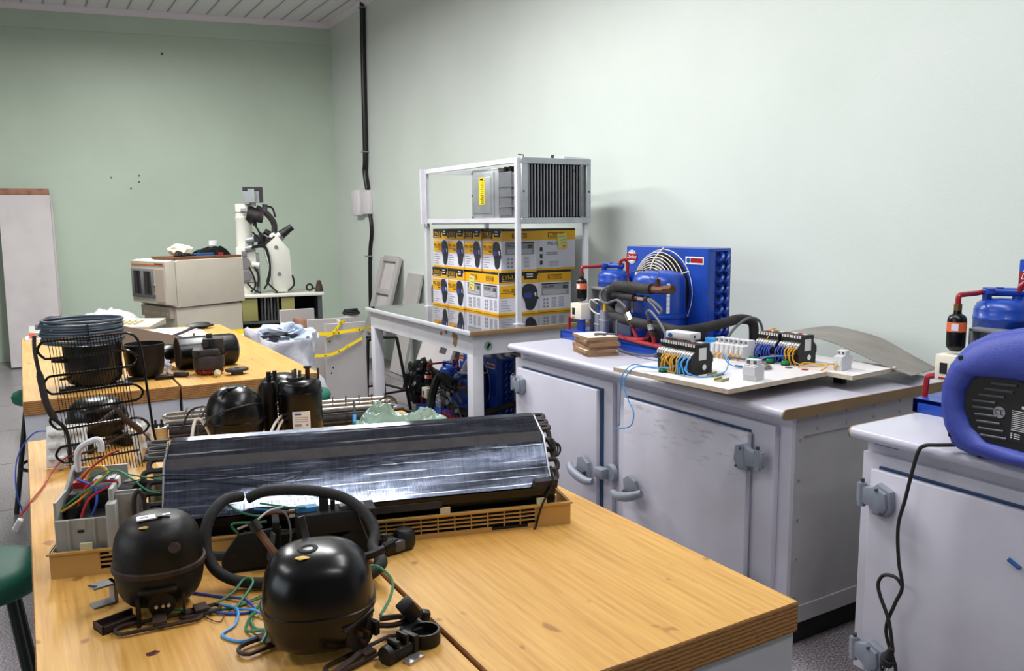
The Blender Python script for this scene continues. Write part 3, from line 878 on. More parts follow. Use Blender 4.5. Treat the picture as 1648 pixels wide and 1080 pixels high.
    rp([(.06, .44, .056), (.02, .3, .059), (.012, .195, .066), (.04, .187, .072), (.075, .208, .09)], .0105, 5)
    rp([(.03, .4, .058), (.005, .182, .055), (-.0, .003, .055)], .0105, 3)
    rp([(.014, .222, .066), (.012, .24, .1), (.012, .258, .13)], .008, 3); rp([(.0, .085, .055), (-.0, .09, .085), (-.0, .1, .11)], .008, 3)
    for (p, q) in (((.012, .25, .12), (.012, .305, .2)), ((.0, .092, .1), (.0, .116, .165))):
        p, q = Vector(p), Vector(q); g = G()
        g.cyl(p, p.lerp(q, .35), .014, n=8, mi=0); g.cyl(p.lerp(q, .35), p.lerp(q, .75), .017, n=6, mi=1); g.cyl(p.lerp(q, .75), q, .012, n=8, mi=0)
        g.build('hose_fitting', ['rusty', 'chrome'], t)
    def ip(P, r, k): G().tube(P, r, 10, 0, k).build('insulated_pipe', 'blackwrap', t)
    ip([(.1, .525, .2), (.09, .52, .255), (.07, .475, .284), (.04, .4, .302), (.032, .351, .304), (.03, .25, .304), (.03, .14, .304)], .026, 5)
    ip([(.09, .5, .25), (.06, .43, .26), (.035, .33, .257), (.032, .263, .256)], .02, 4)
    ip([(.1, .525, .254), (.1, .535, .198), (.08, .5, .155), (.05, .4, .147), (.025, .28, .143), (.02, .15, .14), (.025, .034, .137), (.04, -.025, .13), (.12, -.042, .131), (.26, -.036, .14), (.4, -.01, .151), (.47, -.006, .15), (.52, -.01, .13), (.535, -.007, .068), (.54, 0, .004)], .0235, 5)
    g = G()
    g.tube([(.03, .14, .304), (.03, .1, .304), (.03, .05, .307)], .018, 8, 0, 2); g.tube([(.03, .05, .307), (.03, .02, .31), (.03, 0, .312)], .02, 6, 0, 1)
    g.tube([(.03, .1, .304), (.03, .1, .33), (.03, .1, .352)], .012, 8, 0, 2)
    g.cyl((.032, .265, .256), (.032, .23, .256), .012, n=8, mi=0); g.cyl((.032, .23, .256), (.032, .19, .256), .015, n=6, mi=1); g.cyl((.032, .19, .256), (.03, .165, .26), .013, n=8, mi=2)
    g.build('suction_valve', ['bronze', 'chrome', 'black'], t)
    g = G(); g.tube([(.03, .1, .35), (.03, .1, .37), (.05, .12, .385), (.09, .25, .384), (.18, .47, .36), (.26, .62, .33)], .0028, 6, 0, 6)
    g.build('capillary', 'greyd', t)
    def hs(P): G().tube(P, .0062, 8, 0, 6).build('grey_hose', 'wgrey', t)
    hs([(.012, .305, .2), (.012, .315, .214), (.03, .395, .234), (.04, .497, .21), (.05, .556, .23), (.06, .549, .27), (.07, .487, .3)])
    hs([(0, .116, .16), (-.012, .121, .2), (-.02, .085, .21), (-.03, .012, .166), (-.04, -.037, .117), (-.05, -.03, .062), (-.06, .024, .022), (-.05, .187, .008), (-.03, .291, .01), (-.02, .328, .029), (0, .355, .144)])
    hs([(.03, .165, .261), (.01, .1, .25), (.008, .05, .222), (.01, .06, .2), (.02, .114, .231), (.024, .16, .255)])
    return t
cu = condensing_unit((2.42, 2.75, T), 'blue condensing unit on the long white counter, with cream fan guard')
dup(cu, (2.625, 5.13, 0), label='blue condensing unit on the floor in shade under the black topped table')
dup(cu, (2.465, .73, T), .06, label='blue condensing unit standing behind the royal blue recovery machine')
G_ = [(2.7, 2.735, 1.02), (2.76, 2.66, 1.0), (2.82, 2.62, .99), (2.88, 2.66, 1.0), (2.925, 2.72, .975)]

# ---------------------------------------------------------------- stack of fibreboard sheets
zz = T
for k in range(6):
    a = [.12, .05, .16, .1, .02, .12][k] - .35
    top = k == 5
    g = G(); g.box((0, 0, .0075), (.15, .19, .0148), 0, bev=.001, seg=1)
    if k in (1, 3, 4, 5):
        for f in g.bm.faces:
            if f.normal.z > .9: f.material_index = 1
    o = g.build('fibreboard_offcut', ['kraft', 'mdftop'])
    lab = ['lowest brown fibreboard offcut of the stack on the white counter', 'white faced offcut lying second from the stack bottom', 'brown fibreboard offcut third from the bottom of the stack',
           'white faced offcut third from the top of the stack', 'white faced offcut just below the top board of the stack', 'topmost white board of the small fibreboard stack, with a wire ring on it'][k]
    tag(o, lab, 'board', 'small fibreboard stack', (2.275 + R.uniform(-.008, .008), 3.075 + R.uniform(-.01, .01), zz), a); zz += .0149
tag(G().tube([(2.27, 3.0, zz + .004), (2.29, 3.04, zz + .006), (2.27, 3.07, zz + .004), (2.25, 3.05, zz + .004), (2.27, 3.03, zz + .006), (2.31, 3.04, zz + .004), (2.33, 3.0, zz + .004)], .004, 6, 0, 5).build('wire_ring', 'greyd'), 'thin grey wire ring lying on the small fibreboard stack', 'wire')

# ---------------------------------------------------------------- control boards
BZ = T + .06
def board(pts, label, strips):
    t = thing('control_board', label, 'board', (pts[0][0], pts[0][1], BZ), 0, 'white control boards')
    g = G(); g.prism([(p[0] - pts[0][0], p[1] - pts[0][1]) for p in pts], -.016, 0, 'z', 1)
    for f in g.bm.faces:
        if f.normal.z > .9: f.material_index = 0
    g.build('panel', ['boardwhite', 'boardedge'], t)
    for (x, y) in strips: G().bx(x - pts[0][0] - .012, x - pts[0][0] + .012, y - pts[0][1] - .02, y - pts[0][1] + .02, -.06, -.016).build('terminal_strip', 'black', t)
    return t
board([(1.970, 1.932), (2.497, 1.965), (2.464, 2.478), (1.911, 2.472)], 'larger white control board overhanging the front edge of the long counter', [(2.12, 2.12), (2.36, 2.1), (2.36, 2.38), (2.1, 2.38)])
board([(2.504, 1.861), (2.792, 1.882), (2.764, 2.335), (2.487, 2.325)], 'smaller white control board running under the bent grey sheet', [(2.62, 2.0), (2.58, 2.25)])

def contactor(loc, rz, label, group, wires, seed):
    t = thing('contactor', label, 'contactor', loc, rz, group)
    t.scale = (1.25, 1.12, 1.3)
    g = G(); w = .022
    prof = [(-.042, 0), (.042, 0), (.042, .03), (.046, .034), (.046, .05), (.03, .066), (.03, .086), (-.03, .086), (-.03, .066), (-.046, .05), (-.046, .034), (-.042, .03)]
    g.prism(prof, -w, w, 'y', 0, .0015, 1)
    g.build('housing', 'black', t)
    for s in (-1, 1):
        g = G()
        for k in range(4):
            y = -.0165 + k * .011
            g.box((s * .039, y, .0585), (.01, .007, .005), 0, (0, s * .6, 0)); g.box((s * .0305, y, .082), (.003, .006, .008), 0)
            g.box((s * .0465, y, .052), (.002, .006, .008), 0)
        g.build('terminal_row', 'termw', t)
    G().box((-.006, .0, .0865), (.008, .01, .003), 0).build('test_button', 'red', t)
    G().box((.01, .0, .0865), (.014, .02, .002), 0).build('top_label', 'termw', t)
    g = G(); g.box((.0, -.0226, .058), (.03, .001, .034), 0); g.cyl((.008, -.0223, .02), (.008, -.0232, .02), .008, n=14, mi=1)
    g.build('rating_label', ['termw', 'white'], t)
    if wires:
        rr = random.Random(seed)
        for k in range(4):
            g = G(); y = -.0165 + k * .011
            g.tube([(-.046, y, .052), (-.056 - rr.uniform(0, .012), y + rr.uniform(-.004, .004), .04), (-.058 - rr.uniform(0, .012), y + rr.uniform(-.006, .006), .02), (-.05 - rr.uniform(0, .015), y + rr.uniform(-.006, .006), .003)], .0024, 6, 0, 5)
            g.build('lead', wires, t)
    return t
ga, gb = 'contactors on the larger control board', 'contactors at the back of the control boards'
contactor((2.087, 2.338, BZ), .05, 'black contactor farthest along the front row on the larger control board', ga, None, 1)
contactor((2.082, 2.291, BZ), .05, 'black contactor with first yellow wires, second from far end of front row', ga, 'wy', 2)
contactor((2.087, 2.244, BZ), .05, 'black contactor with thick yellow wires, second from near end of front row', ga, 'wy', 3)
contactor((2.082, 2.198, BZ), .05, 'black contactor with light blue wires at the near end of the front row', ga, 'wb', 4)
contactor((2.545, 2.280, BZ), .05, 'black contactor at the far end of the rear row, by the yellow wire loop', gb, 'wbd', 5)
contactor((2.549, 2.233, BZ), .05, 'black contactor with dark blue wires, second from far end of rear row', gb, 'wbd', 6)
contactor((2.564, 2.180, BZ), .05, 'black contactor with dark blue wires, third along the rear row', gb, 'wbd', 7)
contactor((2.564, 2.134, BZ), .05, 'black contactor with yellow wires at the near end of the rear row', gb, 'wy', 8)
t = thing('controller_box', 'grey controller box with blue knob lying across the front contactors', 'controller', (2.101, 2.306, BZ + .1145), .12)
g = G(); g.bx(-.02, .04, -.06, .06, 0, .026, 0, .003); g.bx(.0, .008, -.061, -.06, .008, .018, 1); g.build('case', ['breaker', 'ink'], t)
G().cyl((-.02, .035, .013), (-.026, .035, .013), .008, n=10).build('knob', 'blueplate', t)
def breaker(loc, rz, label, n=1, group=None, wire_m=None, name='circuit_breaker', f=1., sc=(1, 1, 1)):
    t = thing(name, label, 'circuit breaker', loc, rz, group)
    t.scale = sc
    w = .018 * n
    g = G(); pr = [(-.03, 0), (.035, 0), (.035, .02), (.042, .022), (.042, .05), (.02, .054), (.02, .072), (-.008, .072), (-.008, .054), (-.03, .052)]
    pr = [(a * f, b * f) for a, b in pr]
    g.prism(pr, -w / 2, w / 2 - .0006, 'y', 0, .001, 1); g.build('housing', 'breaker', t)
    g = G()
    for k in range(n):
        y = -w / 2 + .009 + k * .018
        g.box((-.0085 * f, y, .064 * f), (.002, .008, .008), 0); g.box((-.0305 * f, y, .028 * f), (.002, .01, .018), 1); g.box((.03 * f, y, .053 * f), (.012, .009, .004), 1)
        g.box((.021 * f, y, .064 * f), (.002, .008, .008), 0)
    g.build('toggle', ['greyd', 'termw'], t)
    if wire_m:
        g = G(); g.tube([(-.03, 0, .022), (-.042, .002, .012), (-.036, .003, .003)], .003, 6, 0, 4); g.build('lead', wire_m, t)
    return t
pos = ['farthest of', 'second from the far end of', 'third from the far end of', 'middle breaker of', 'third from the near end of', 'second from the near end of', 'nearest of']
for k in range(7):
    breaker((2.42 + .004 * k, 2.43 - .0222 * k, BZ), -.1, 'grey breaker, %s the seven in the front row' % pos[k], 1, 'row of seven grey breakers', 'wy', f=1.0, sc=(1.25, 1.22, 1.12))
breaker((2.168, 2.006, BZ), .3 + PI, 'grey two pole breaker with black windows at the front of the larger board', 2, None, None, f=.75, sc=(1.35, 1.35, 1.35))
breaker((2.578, 1.963, BZ), .1, 'grey two pole breaker with yellow wires on the smaller board', 2, None, 'wy')
for k, (x, y, lb) in enumerate(((2.001, 2.292, 'green indicator lamp nearest the counter edge, beside light blue wires'), (2.030, 2.235, 'green indicator lamp in front of the yellow wired contactors'),
                              (2.452, 2.278, 'green indicator lamp left of the three in front of the rear contactors'), (2.468, 2.204, 'green indicator lamp in the middle of the rear three'), (2.481, 2.141, 'green indicator lamp right of the three in front of the rear contactors'))):
    t = thing('indicator_lamp', lb, 'lamp', (x, y, BZ), 0, 'green indicator lamps')
    G().cyl((0, 0, 0), (0, 0, .006), .0165, n=20).build('base', 'black', t)
    G().lathe([(.0155, .006), (.0155, .014), (.013, .018), (0, .0185)], n=20).build('lens', 'green', t)
for (x, y, m, lb) in ((2.047, 2.173, 'greyd', 'dark empty drill hole near the front contactors'), (2.449, 2.097, 'greyd', 'dark empty drill hole behind the red one'), (2.464, 2.035, 'red', 'red round plug set flush in the larger board')):
    tag(G().cyl((x, y, BZ + .0003), (x, y, BZ + .0016), .014, n=20).build('hole_plug', m), lb, 'plug')
for (x, y, a, l, lb) in ((2.061, 2.054, .25, .05, 'short brass coloured rail piece at the front corner of the larger board'), (2.111, 2.135, .3, .07, 'brass coloured rail end sticking out beside the light blue wired contactor'), (2.354, 2.144, .3, .07, 'brass coloured rail end at the near end of the seven breakers')):
    tag(G().at((x, y, BZ + .0002), (0, 0, a)).box((0, 0, .0015), (l, .03, .002), 0).box((0, .014, .005), (l, .002, .008), 0).box((0, -.014, .005), (l, .002, .008), 0).build('mounting_rail', 'olive'), lb, 'rail')
g = G(); g.box((0, 0, .04), (.07, .05, .08), 0, bev=.004); g.box((0, .0, .088), (.03, .05, .02), 0, bev=.003); g.box((.04, 0, .06), (.03, .02, .01), 0)
tag(g.build('blue_terminal_box', 'wb'), 'bright blue plastic block behind the row of breakers', 'terminal block', None, (2.6, 2.66, T), .4)
z = BZ + .003
wire('blue_wire', 'light blue wire pair dangling over the counter front down the scuffed door', [(2.039, 2.220, BZ + .05), (2.011, 2.249, z + .02), (1.963, 2.325, z + .015), (1.925, 2.373, z + .02), (1.896, 2.397, z - .02), (1.892, 2.402, .872), (1.896, 2.411, .795), (1.896, 2.411, .738), (1.896, 2.421, .723)], .0022, 'wb')
wire('blue_wire', 'light blue wire hanging lowest over the counter front, curled at its tip', [(2.039, 2.225, BZ + .05), (2.001, 2.278, z + .01), (1.935, 2.363, z + .012), (1.901, 2.387, z - .03), (1.892, 2.382, .88), (1.892, 2.354, .833), (1.892, 2.325, .795), (1.892, 2.335, .747), (1.896, 2.382, .723), (1.896, 2.440, .709)], .0022, 'wb')
wire('blue_wire', 'light blue wire tangle on the board between front contactors and breakers', [(2.030, 2.192, BZ + .045), (2.001, 2.173, z + .02), (2.030, 2.135, z), (2.097, 2.116, z + .004), (2.163, 2.135, z + .01), (2.220, 2.182, z + .04), (2.249, 2.240, z + .05), (2.268, 2.220, z + .01), (2.287, 2.144, z), (2.249, 2.068, z)], .0022, 'wb')
wire('blue_wire', 'light blue wire stretched between the lamps and the rear contactors', [(2.411, 2.249, z), (2.430, 2.220, z + .02), (2.478, 2.163, z + .03), (2.535, 2.116, z + .035)], .0022, 'wb')
wire('yellow_wire', 'yellow wire looping from the rear contactors to the breaker on the smaller board', [(2.525, 2.125, BZ + .05), (2.497, 2.120, BZ + .04), (2.497, 2.106, z + .01), (2.535, 2.058, z), (2.573, 2.020, z + .008), (2.535, 1.982, z + .02), (2.549, 1.968, z + .02)], .0026, 'wy')
wire('yellow_wire', 'yellow wire crossing the board joint in front of the rear contactors', [(2.468, 2.068, z), (2.497, 2.068, z + .015), (2.535, 2.020, z + .012), (2.535, 1.992, z + .01), (2.487, 1.982, z)], .0024, 'wy')
wire('yellow_wire', 'yellow wire arching high over the far rear contactor', [(2.516, 2.259, z + .02), (2.506, 2.259, z + .08), (2.535, 2.240, z + .125), (2.554, 2.278, z + .115), (2.535, 2.325, z + .1)], .0024, 'wy')
wire('yellow_wire', 'yellow wire bowed over the board beside the middle rear lamp', [(2.421, 2.240, z), (2.478, 2.211, z + .025), (2.497, 2.182, z + .025), (2.506, 2.144, z)], .0024, 'wo')
wire('grey_cable', 'grey cable loop lying at the near end of the seven breakers', [(2.335, 2.306, z + .02), (2.402, 2.249, z + .01), (2.411, 2.173, z + .004), (2.373, 2.116, z + .003), (2.335, 2.106, z + .003), (2.306, 2.144, z + .004), (2.287, 2.211, z + .004)], .0042, 'wgrey')
wire('grey_cable', 'grey cable rising from the bench along the wrapped pipe by the wall', [(2.6, 2.6, T + .01), (2.68, 2.64, T + .09), (2.76, 2.66, T + .14), (2.86, 2.68, T + .165), (2.925, 2.68, T + .14), (2.95, 2.68, T + .06), (2.93, 2.66, T + .01)], .0062, 'wgrey')
wire('green_wire', 'thin green wire loop behind the rear contactors', [(2.497, 2.382, z), (2.535, 2.382, z + .04), (2.592, 2.354, z + .05), (2.630, 2.325, z + .03), (2.649, 2.306, z)], .0022, 'wg')
wire('black_wire', 'black cable loop between breakers and rear contactors', [(2.382, 2.344, z), (2.478, 2.354, z + .03), (2.535, 2.344, z + .05), (2.592, 2.335, z + .045), (2.668, 2.306, z + .02)], .0035, 'wk')
SB = catmull([(3.21, 2.73, .94), (3.21, 2.62, .975), (3.21, 2.51, 1.0), (3.21, 2.37, .992), (3.2, 2.23, .972), (3.19, 2.08, .92), (3.17, 1.96, .886)], 6)
SF = catmull([(2.82, 2.62, .93), (2.79, 2.5, .975), (2.77, 2.34, 1.01), (2.75, 2.18, 1.012), (2.75, 2.05, .985), (2.75, 1.92, .95), (2.76, 1.80, .925)], 6)
def sheet(u, v):
    k = u * (len(SB) - 1); i = min(int(k), len(SB) - 2); f = k - i
    a, b = SB[i].lerp(SB[i + 1], f), SF[i].lerp(SF[i + 1], f)
    p = a.lerp(b, v); return (p.x, p.y, p.z + .012 * math.sin(PI * v) * (1 - u))
tag(G().surf(sheet, 24, 6, .003).build('bent_metal_sheet', 'steelsheet'), 'bent stained grey metal sheet arching over the rear of the control boards', 'metal sheet')

# ---------------------------------------------------------------- royal blue recovery machine
t = thing('recovery_machine', 'royal blue moulded refrigerant recovery machine with black side panel', 'machine', (2.05, .82, T))
half = [(1.263, 1.02), (1.252, .95), (1.236, .906), (1.215, .89), (1.18, .886)]
outl = [(1.185, .887), (1.215, .893), (1.233, .912), (1.252, .965), (1.262, 1.025), (1.258, 1.085), (1.236, 1.135), (1.2, 1.178), (1.15, 1.208), (1.1, 1.222), (1.04, 1.238), (.98, 1.262), (.9, 1.272), (.8, 1.272), (.7, 1.262), (.62, 1.238), (.56, 1.21), (.51, 1.17), (.46, 1.1), (.45, 1.02), (.46, .95), (.48, .905), (.51, .888)]
pl = [(y - .82, z - T) for y, z in outl]
ins = [(1.195, 1.03), (1.19, 1.005), (1.165, .955), (1.14, .937), (1.1, .93), (.62, .93), (.57, .945), (.53, .99), (.53, 1.06), (.57, 1.1), (.65, 1.115), (.8, 1.098), (.95, 1.09), (1.04, 1.095), (1.1, 1.112), (1.15, 1.108), (1.175, 1.085), (1.19, 1.055)]
il = [(y - .82, z - T) for y, z in ins]
g = G()
g.prism(pl, .012, .3, 'x', 0, .022, 4)
# raised rim around the recessed panel
n = len(pl)
A1 = [(.012 + .006, p[0], p[1]) for p in pl]
ctr = (.02, .13)
rim = []
for k in range(48):
    u = k / 48
    a = 2 * PI * u
    def hit(poly, sc):
        best = None
        dx, dy = math.cos(a), math.sin(a)
        for i in range(len(poly)):
            x1, y1 = poly[i][0] - ctr[0], poly[i][1] - ctr[1]; x2, y2 = poly[(i + 1) % len(poly)][0] - ctr[0], poly[(i + 1) % len(poly)][1] - ctr[1]
            den = dx * (y2 - y1) - dy * (x2 - x1)
            if abs(den) < 1e-9: continue
            tt = (x1 * (y2 - y1) - y1 * (x2 - x1)) / den; s_ = (x1 * dy - y1 * dx) / den
            if tt > 0 and -1e-6 <= s_ <= 1 + 1e-6: best = tt if best is None else max(best, tt)
        return best
    ro, ri = hit(pl, 1), hit(il, 1)
    rim.append((a, ri, ro))
rings = []
for fr, xx in ((0., .024), (.0, .012), (.12, -.006), (.3, -.014), (.62, -.014), (.82, -.006), (.95, .012), (.97, .03)):
    rings.append([g.bm.verts.new((xx, ctr[0] + math.cos(a) * (ri + (ro - ri) * fr), ctr[1] + math.sin(a) * (ri + (ro - ri) * fr))) for a, ri, ro in rim])
for a, b in zip(rings, rings[1:]):
    for k in range(48): g.bm.faces.new((a[k], a[(k + 1) % 48], b[(k + 1) % 48], b[k]))
bmesh.ops.recalc_face_normals(g.bm, faces=g.bm.faces[:])
body = g.build('case', 'bluecase', t, 50)
g = G()
for (y, z) in ((1.203, 1.14), (1.236, 1.06), (1.216, .935), (.52, 1.1), (.5, .94)): g.cyl((-.0085, y - .82, z - T), (.01, y - .82, z - T), .0062, n=12)
g.build('screw_hole', 'blackmat', body)
g = G(); g.prism(il, .006, .02, 'x', 0)
for k in range(9):
    z = .95 + k * .017 - T; y1 = 1.172 - .82 - abs(k - 4.5) * .006 - (k > 5) * .008 * (k - 5); ln = [.065, .062, .058, .055, .052, .056, .062, .068, .062][k]
    g.tube([(.004, y1, z), (.004, y1 - ln, z + .003)], .0035, 6, 1, 1)
sp = g.build('side_panel', ['black', 'greyd'], t)
g = G().at((.0055, 1.103 - .82, 1.016 - T), (PI / 2, 0, -PI / 2)); g.cyl((0, 0, 0), (0, 0, .0015), .0145, n=24, mi=0); g.text('CE', .019, (0, 0, .0022), (0, 0, 0), 1)
g.build('conformity_mark', ['inkgrey', 'ink'], sp)
g = G().at((.0055, 1.05 - .82, 1.0 - T), (PI / 2, 0, -PI / 2)); g.bx(-.026, .09, -.05, .046, 0, .0008, 0)
for k in range(11): g.bx(-.022, .08 - .03 * R.random(), .026 - k * .0048, .0275 - k * .0048, .0008, .0014, 1)
for k in range(3): g.bx(-.022, -.018, -.032 - k * .005, -.029 - k * .005, .0008, .0014, 1); g.bx(-.014, .0, -.032 - k * .005, -.03 - k * .005, .0008, .0014, 1); g.bx(.012, .03, -.032 - k * .005, -.03 - k * .005, .0008, .0014, 1)
g.bx(.0, .05, .034, .041, .0008, .0014, 1)
g.build('instruction_label', ['ink', 'white'], sp)
for y in (1.16, .54): 
    for x in (.05, .25): G().cyl((x, y - .82, 0), (x, y - .82, .012), .014, n=12).build('rubber_foot', 'rubber', t)
g = G(); ox = 2.05; C = [(2.1, 1.215, .9), (2.075, 1.262, .892), (2.06, 1.295, .885), (2.055, 1.31, .865), (2.055, 1.325, .8), (2.055, 1.34, .72), (2.05, 1.353, .64), (2.05, 1.345, .54), (2.05, 1.33, .47), (2.05, 1.35, .41), (2.05, 1.372, .32), (2.05, 1.335, .22), (2.04, 1.345, .16), (2.04, 1.37, .2), (2.045, 1.376, .24)]
g.tube([(p[0] - 2.05, p[1] - .82, p[2] - T) for p in C], .0052, 8, 0, 6)
C2 = [(2.045, 1.345, .28), (2.042, 1.36, .36), (2.042, 1.39, .42), (2.043, 1.4, .455), (2.045, 1.385, .485), (2.047, 1.35, .492), (2.05, 1.328, .47)]
g.tube([(p[0] - 2.05, p[1] - .82, p[2] - T) for p in C2], .0052, 8, 0, 6)
cd = g.build('power_cord', 'rubber', t)
g = G().at((2.04 - 2.05, 1.357 - .82, .235 - T), (.25, 0, 0)); g.cyl((0, 0, .05), (0, 0, .01), .008, .014, 10, 0)
for k in range(4): g.cyl((0, 0, .02 + k * .008), (0, 0, .023 + k * .008), .014 - k * .0015, n=10, mi=0)
g.cyl((0, 0, .012), (0, 0, -.008), .02, .017, 12, 0)
for s in (-1, 1): g.cyl((0, s * .008, -.008), (0, s * .008, -.032), .0025, n=8, mi=1)
g.build('plug', ['rubber', 'chrome'], cd)
wire('small_sticker', 'tiny red and blue torn sticker on the near counter door', [(2.095, 1.075, .635), (2.094, 1.06, .628), (2.093, 1.045, .622)], .006, 'blueplate', 'sticker')
# ---------------------------------------------------------------- compressors on the near table
def sup(e):
    def f(p, a):
        c, s = math.cos(a), math.sin(a)
        k = (abs(c) ** e + abs(s) ** e) ** (-1 / e)
        return Vector((p.x * k, p.y * k, p.z))
    return f
def shell(g, rx, ry, zs, zt, mi=0, e=2.35, bot=.74, z0=.012, dn=3.0):
    pr = []
    pr.append((0, z0)); rb = bot * .72
    for k in range(10):
        u = k / 9; pr.append((rb + (1 - rb) * (1 - (1 - u) ** 2.6) ** (1 / 2.2), z0 + (zs - z0) * u))
    for k in range(1, 15):
        u = k / 14
        w_ = math.sin(u * PI / 2); pr.append(((1 - w_ ** dn) ** (1 / dn) if k < 14 else 0, zs + (zt - zs) * w_))
    g.lathe(pr, n=44, mi=mi, sx=rx, sy=ry, f=sup(e))
def flange(g, rx, ry, z, e=2.35, w=.0035, h=.006, mi=0):
    g.lathe([(1 - .02, z - h), (1 + w / rx, z - h * .6), (1 + w / rx, z + h * .6), (1 - .02, z + h)], n=44, mi=mi, sx=rx, sy=ry, f=sup(e))
def foot(par, c, rz, l=.09, w=.034, m='rusty'):
    g = G().at(c, (0, 0, rz))
    n = 12
    P = [(l / 2 * (1 if k < n / 2 else -1) * 0 + (l / 2 - w / 2) * (1 if -PI / 2 <= (2 * PI * k / n - PI / 2) < PI / 2 else -1) + w / 2 * math.cos(2 * PI * k / n - PI / 2), w / 2 * math.sin(2 * PI * k / n - PI / 2), 0) for k in range(n)]
    g.tube(P, .0032, 6, 0, 1, True)
    g.box((0, 0, .006), (.02, w, .004), 0)
    return g.build('mounting_foot', m, par)

# near one, large
t = thing('hermetic_compressor', 'largest shiny black compressor at the very front, yellow paint dab on top', 'compressor', (.335, 1.132, T), -.28)
g = G(); shell(g, .0795, .076, .07, .157, e=2.5, bot=.7)
c = g.build('shell', 'blackpaint', t, 60)
g = G(); flange(g, .0795, .076, .072); g.build('seam_flange', 'blackpaint', c)
foot(t, (-.075, .02, .006), .5); foot(t, (.06, -.055, .006), -2.55, .13, .03)
g = G(); g.at((.0, 0, 0)); g.tube([(.055, -.06, .012), (.03, -.085, .008), (.0, -.11, .006)], .006, 6, 0, 3); g.build('mounting_bracket', 'rusty', t); g = G(); g.tube([(.085, .01, .014), (.11, .0, .016), (.13, .01, .018), (.12, .025, .016), (.09, .03, .014)], .0045, 6, 0, 3)
g.build('mounting_bracket', 'rusty', t)
g = G(); g.at((.05, -.056, .05), (0, 0, .65)); g.box((0, -.002, .012), (.055, .014, .006), 0, (.2, -.25, 0), .001); g.cyl((.005, .01, -.012), (.005, -.004, -.012), .024, n=18, mi=0)
for (a, b) in ((-.006, -.006), (.008, -.01), (0, -.02)): g.cyl((a + .004, -.004, b - .002), (a + .004, -.013, b - .002), .003, n=8, mi=1)
g.box((.03, -.004, -.012), (.008, .014, .02), 0)
g.build('terminal_block', ['black', 'bronze'], t)
G().tube([(-.05, .045, .115), (-.068, .058, .138), (-.078, .066, .152), (-.086, .07, .163)], .0055, 8, 0, 4).build('discharge_tube', 'bronze', t)
G().cyl((-.084, .0695, .16), (-.092, .074, .174), .0085, n=10).build('tube_cap', 'black', t)
G().tube([(-.012, .062, .125), (-.016, .075, .15), (-.02, .08, .172)], .0055, 8, 0, 4).build('process_tube', 'black', t)
g = G(); g.tube([(.06, .02, .118), (.085, .025, .122), (.105, .035, .126)], .0065, 8, 0, 4); g.cyl((.102, .034, .125), (.117, .038, .129), .0085, n=8)
g.build('suction_stub', 'blackworn', t)
g = G(); g.lathe([(.016, 0), (.014, .003), (.009, .0035), (.006, .001), (0, .001)], (-.012, -.014, .1545), 16, 0, (.03, -.02, 0)); g.build('top_dimple', 'blackmat', c)
G().blob((-.02, -.036, .1525), (.011, .0065, .0016), 0, .3, 3, 1, 2).build('paint_dab', 'dab', c)

# left one
t = thing('hermetic_compressor', 'dull scratched black compressor with white label on top, left of the black hose loop', 'compressor', (.153, 1.397, T), -.18)
g = G(); shell(g, .068, .066, .076, .157, e=2.1, bot=.7)
c = g.build('shell', 'blackworn', t, 60)
g = G(); flange(g, .068, .066, .076, 2.1); o = g.build('seam_flange', 'rusty', c)
g = G(); g.box((0, -.0675, .054), (.055, .012, .005), 0, (.1, 0, 0), .001); g.cyl((.004, -.045, .028), (.004, -.064, .028), .02, n=18)
g.box((-.03, -.066, .022), (.006, .016, .045), 0); g.box((.036, -.066, .02), (.004, .016, .045), 0)
for a in (-.006, .004, .012): g.cyl((a + .002, -.063, .028), (a + .002, -.071, .028), .0028, n=8, mi=1)
g.build('terminal_block', ['blackworn', 'alu'], t)
foot(t, (.0, -.078, .006), .1, .125, .032); foot(t, (.06, -.06, .006), .2, .06, .026)
g = G(); g.at((-.062, -.05, 0), (0, 0, .5)).bx(-.03, .03, -.017, .017, 0, .003, 0).bx(-.03, .03, -.017, -.014, 0, .012, 0).bx(-.03, .03, .014, .017, 0, .012, 0).bx(-.03, -.027, -.017, .017, 0, .012, 0)
g.build('mounting_tray', 'rusty', t)
g = G().at((-.012, -.02, .1575), (.06, -.03, .1)); g.box((0, 0, 0), (.03, .016, .002), 0); g.box((.018, 0, .0005), (.01, .014, .0022), 1); g.box((.028, 0, 0), (.014, .006, .0018), 0); g.box((-.004, 0, .0012), (.012, .005, .001), 2)
g.build('paper_label', ['white', 'ink', 'inkgrey'], c)
G().blob((-.016, -.041, .1485), (.008, .004, .002), 0, .3, 3, 2, 2).build('paint_dab', 'dab', c)
G().lathe([(.011, 0), (.008, .005), (0, .005)], (.026, -.0555, .115), 14, 0, (1.15, .3, 0)).build('side_dimple', 'rusty', c)

# behind the wire condenser
t = thing('hermetic_compressor', 'black compressor with pale label seen through the wire condenser', 'compressor', (.147, 2.545, T + .02), .3)
g = G(); shell(g, .074, .07, .06, .12); c = g.build('shell', 'blackpaint', t, 60)
g = G(); flange(g, .074, .07, .06, h=.008, w=.006); g.build('seam_flange', 'blackpaint', c)
g = G().at((.02, -.035, .11), (.5, .2, .0)); g.box((0, 0, 0), (.05, .035, .002), 0); g.build('paper_label', 'inkgrey', c)
for a in (-.06, .06): 
    G().bx(a - .02, a + .02, -.07, .07, -.02, .013, bev=.004).build('mounting_foot', 'blackworn', t)
g = G(); g.tube([(.03, -.075, .09), (.0, -.1, .09), (-.05, -.12, .07), (-.1, -.11, .05)], .006, 8, 0, 5); g.build('suction_tube', 'rusty', t)

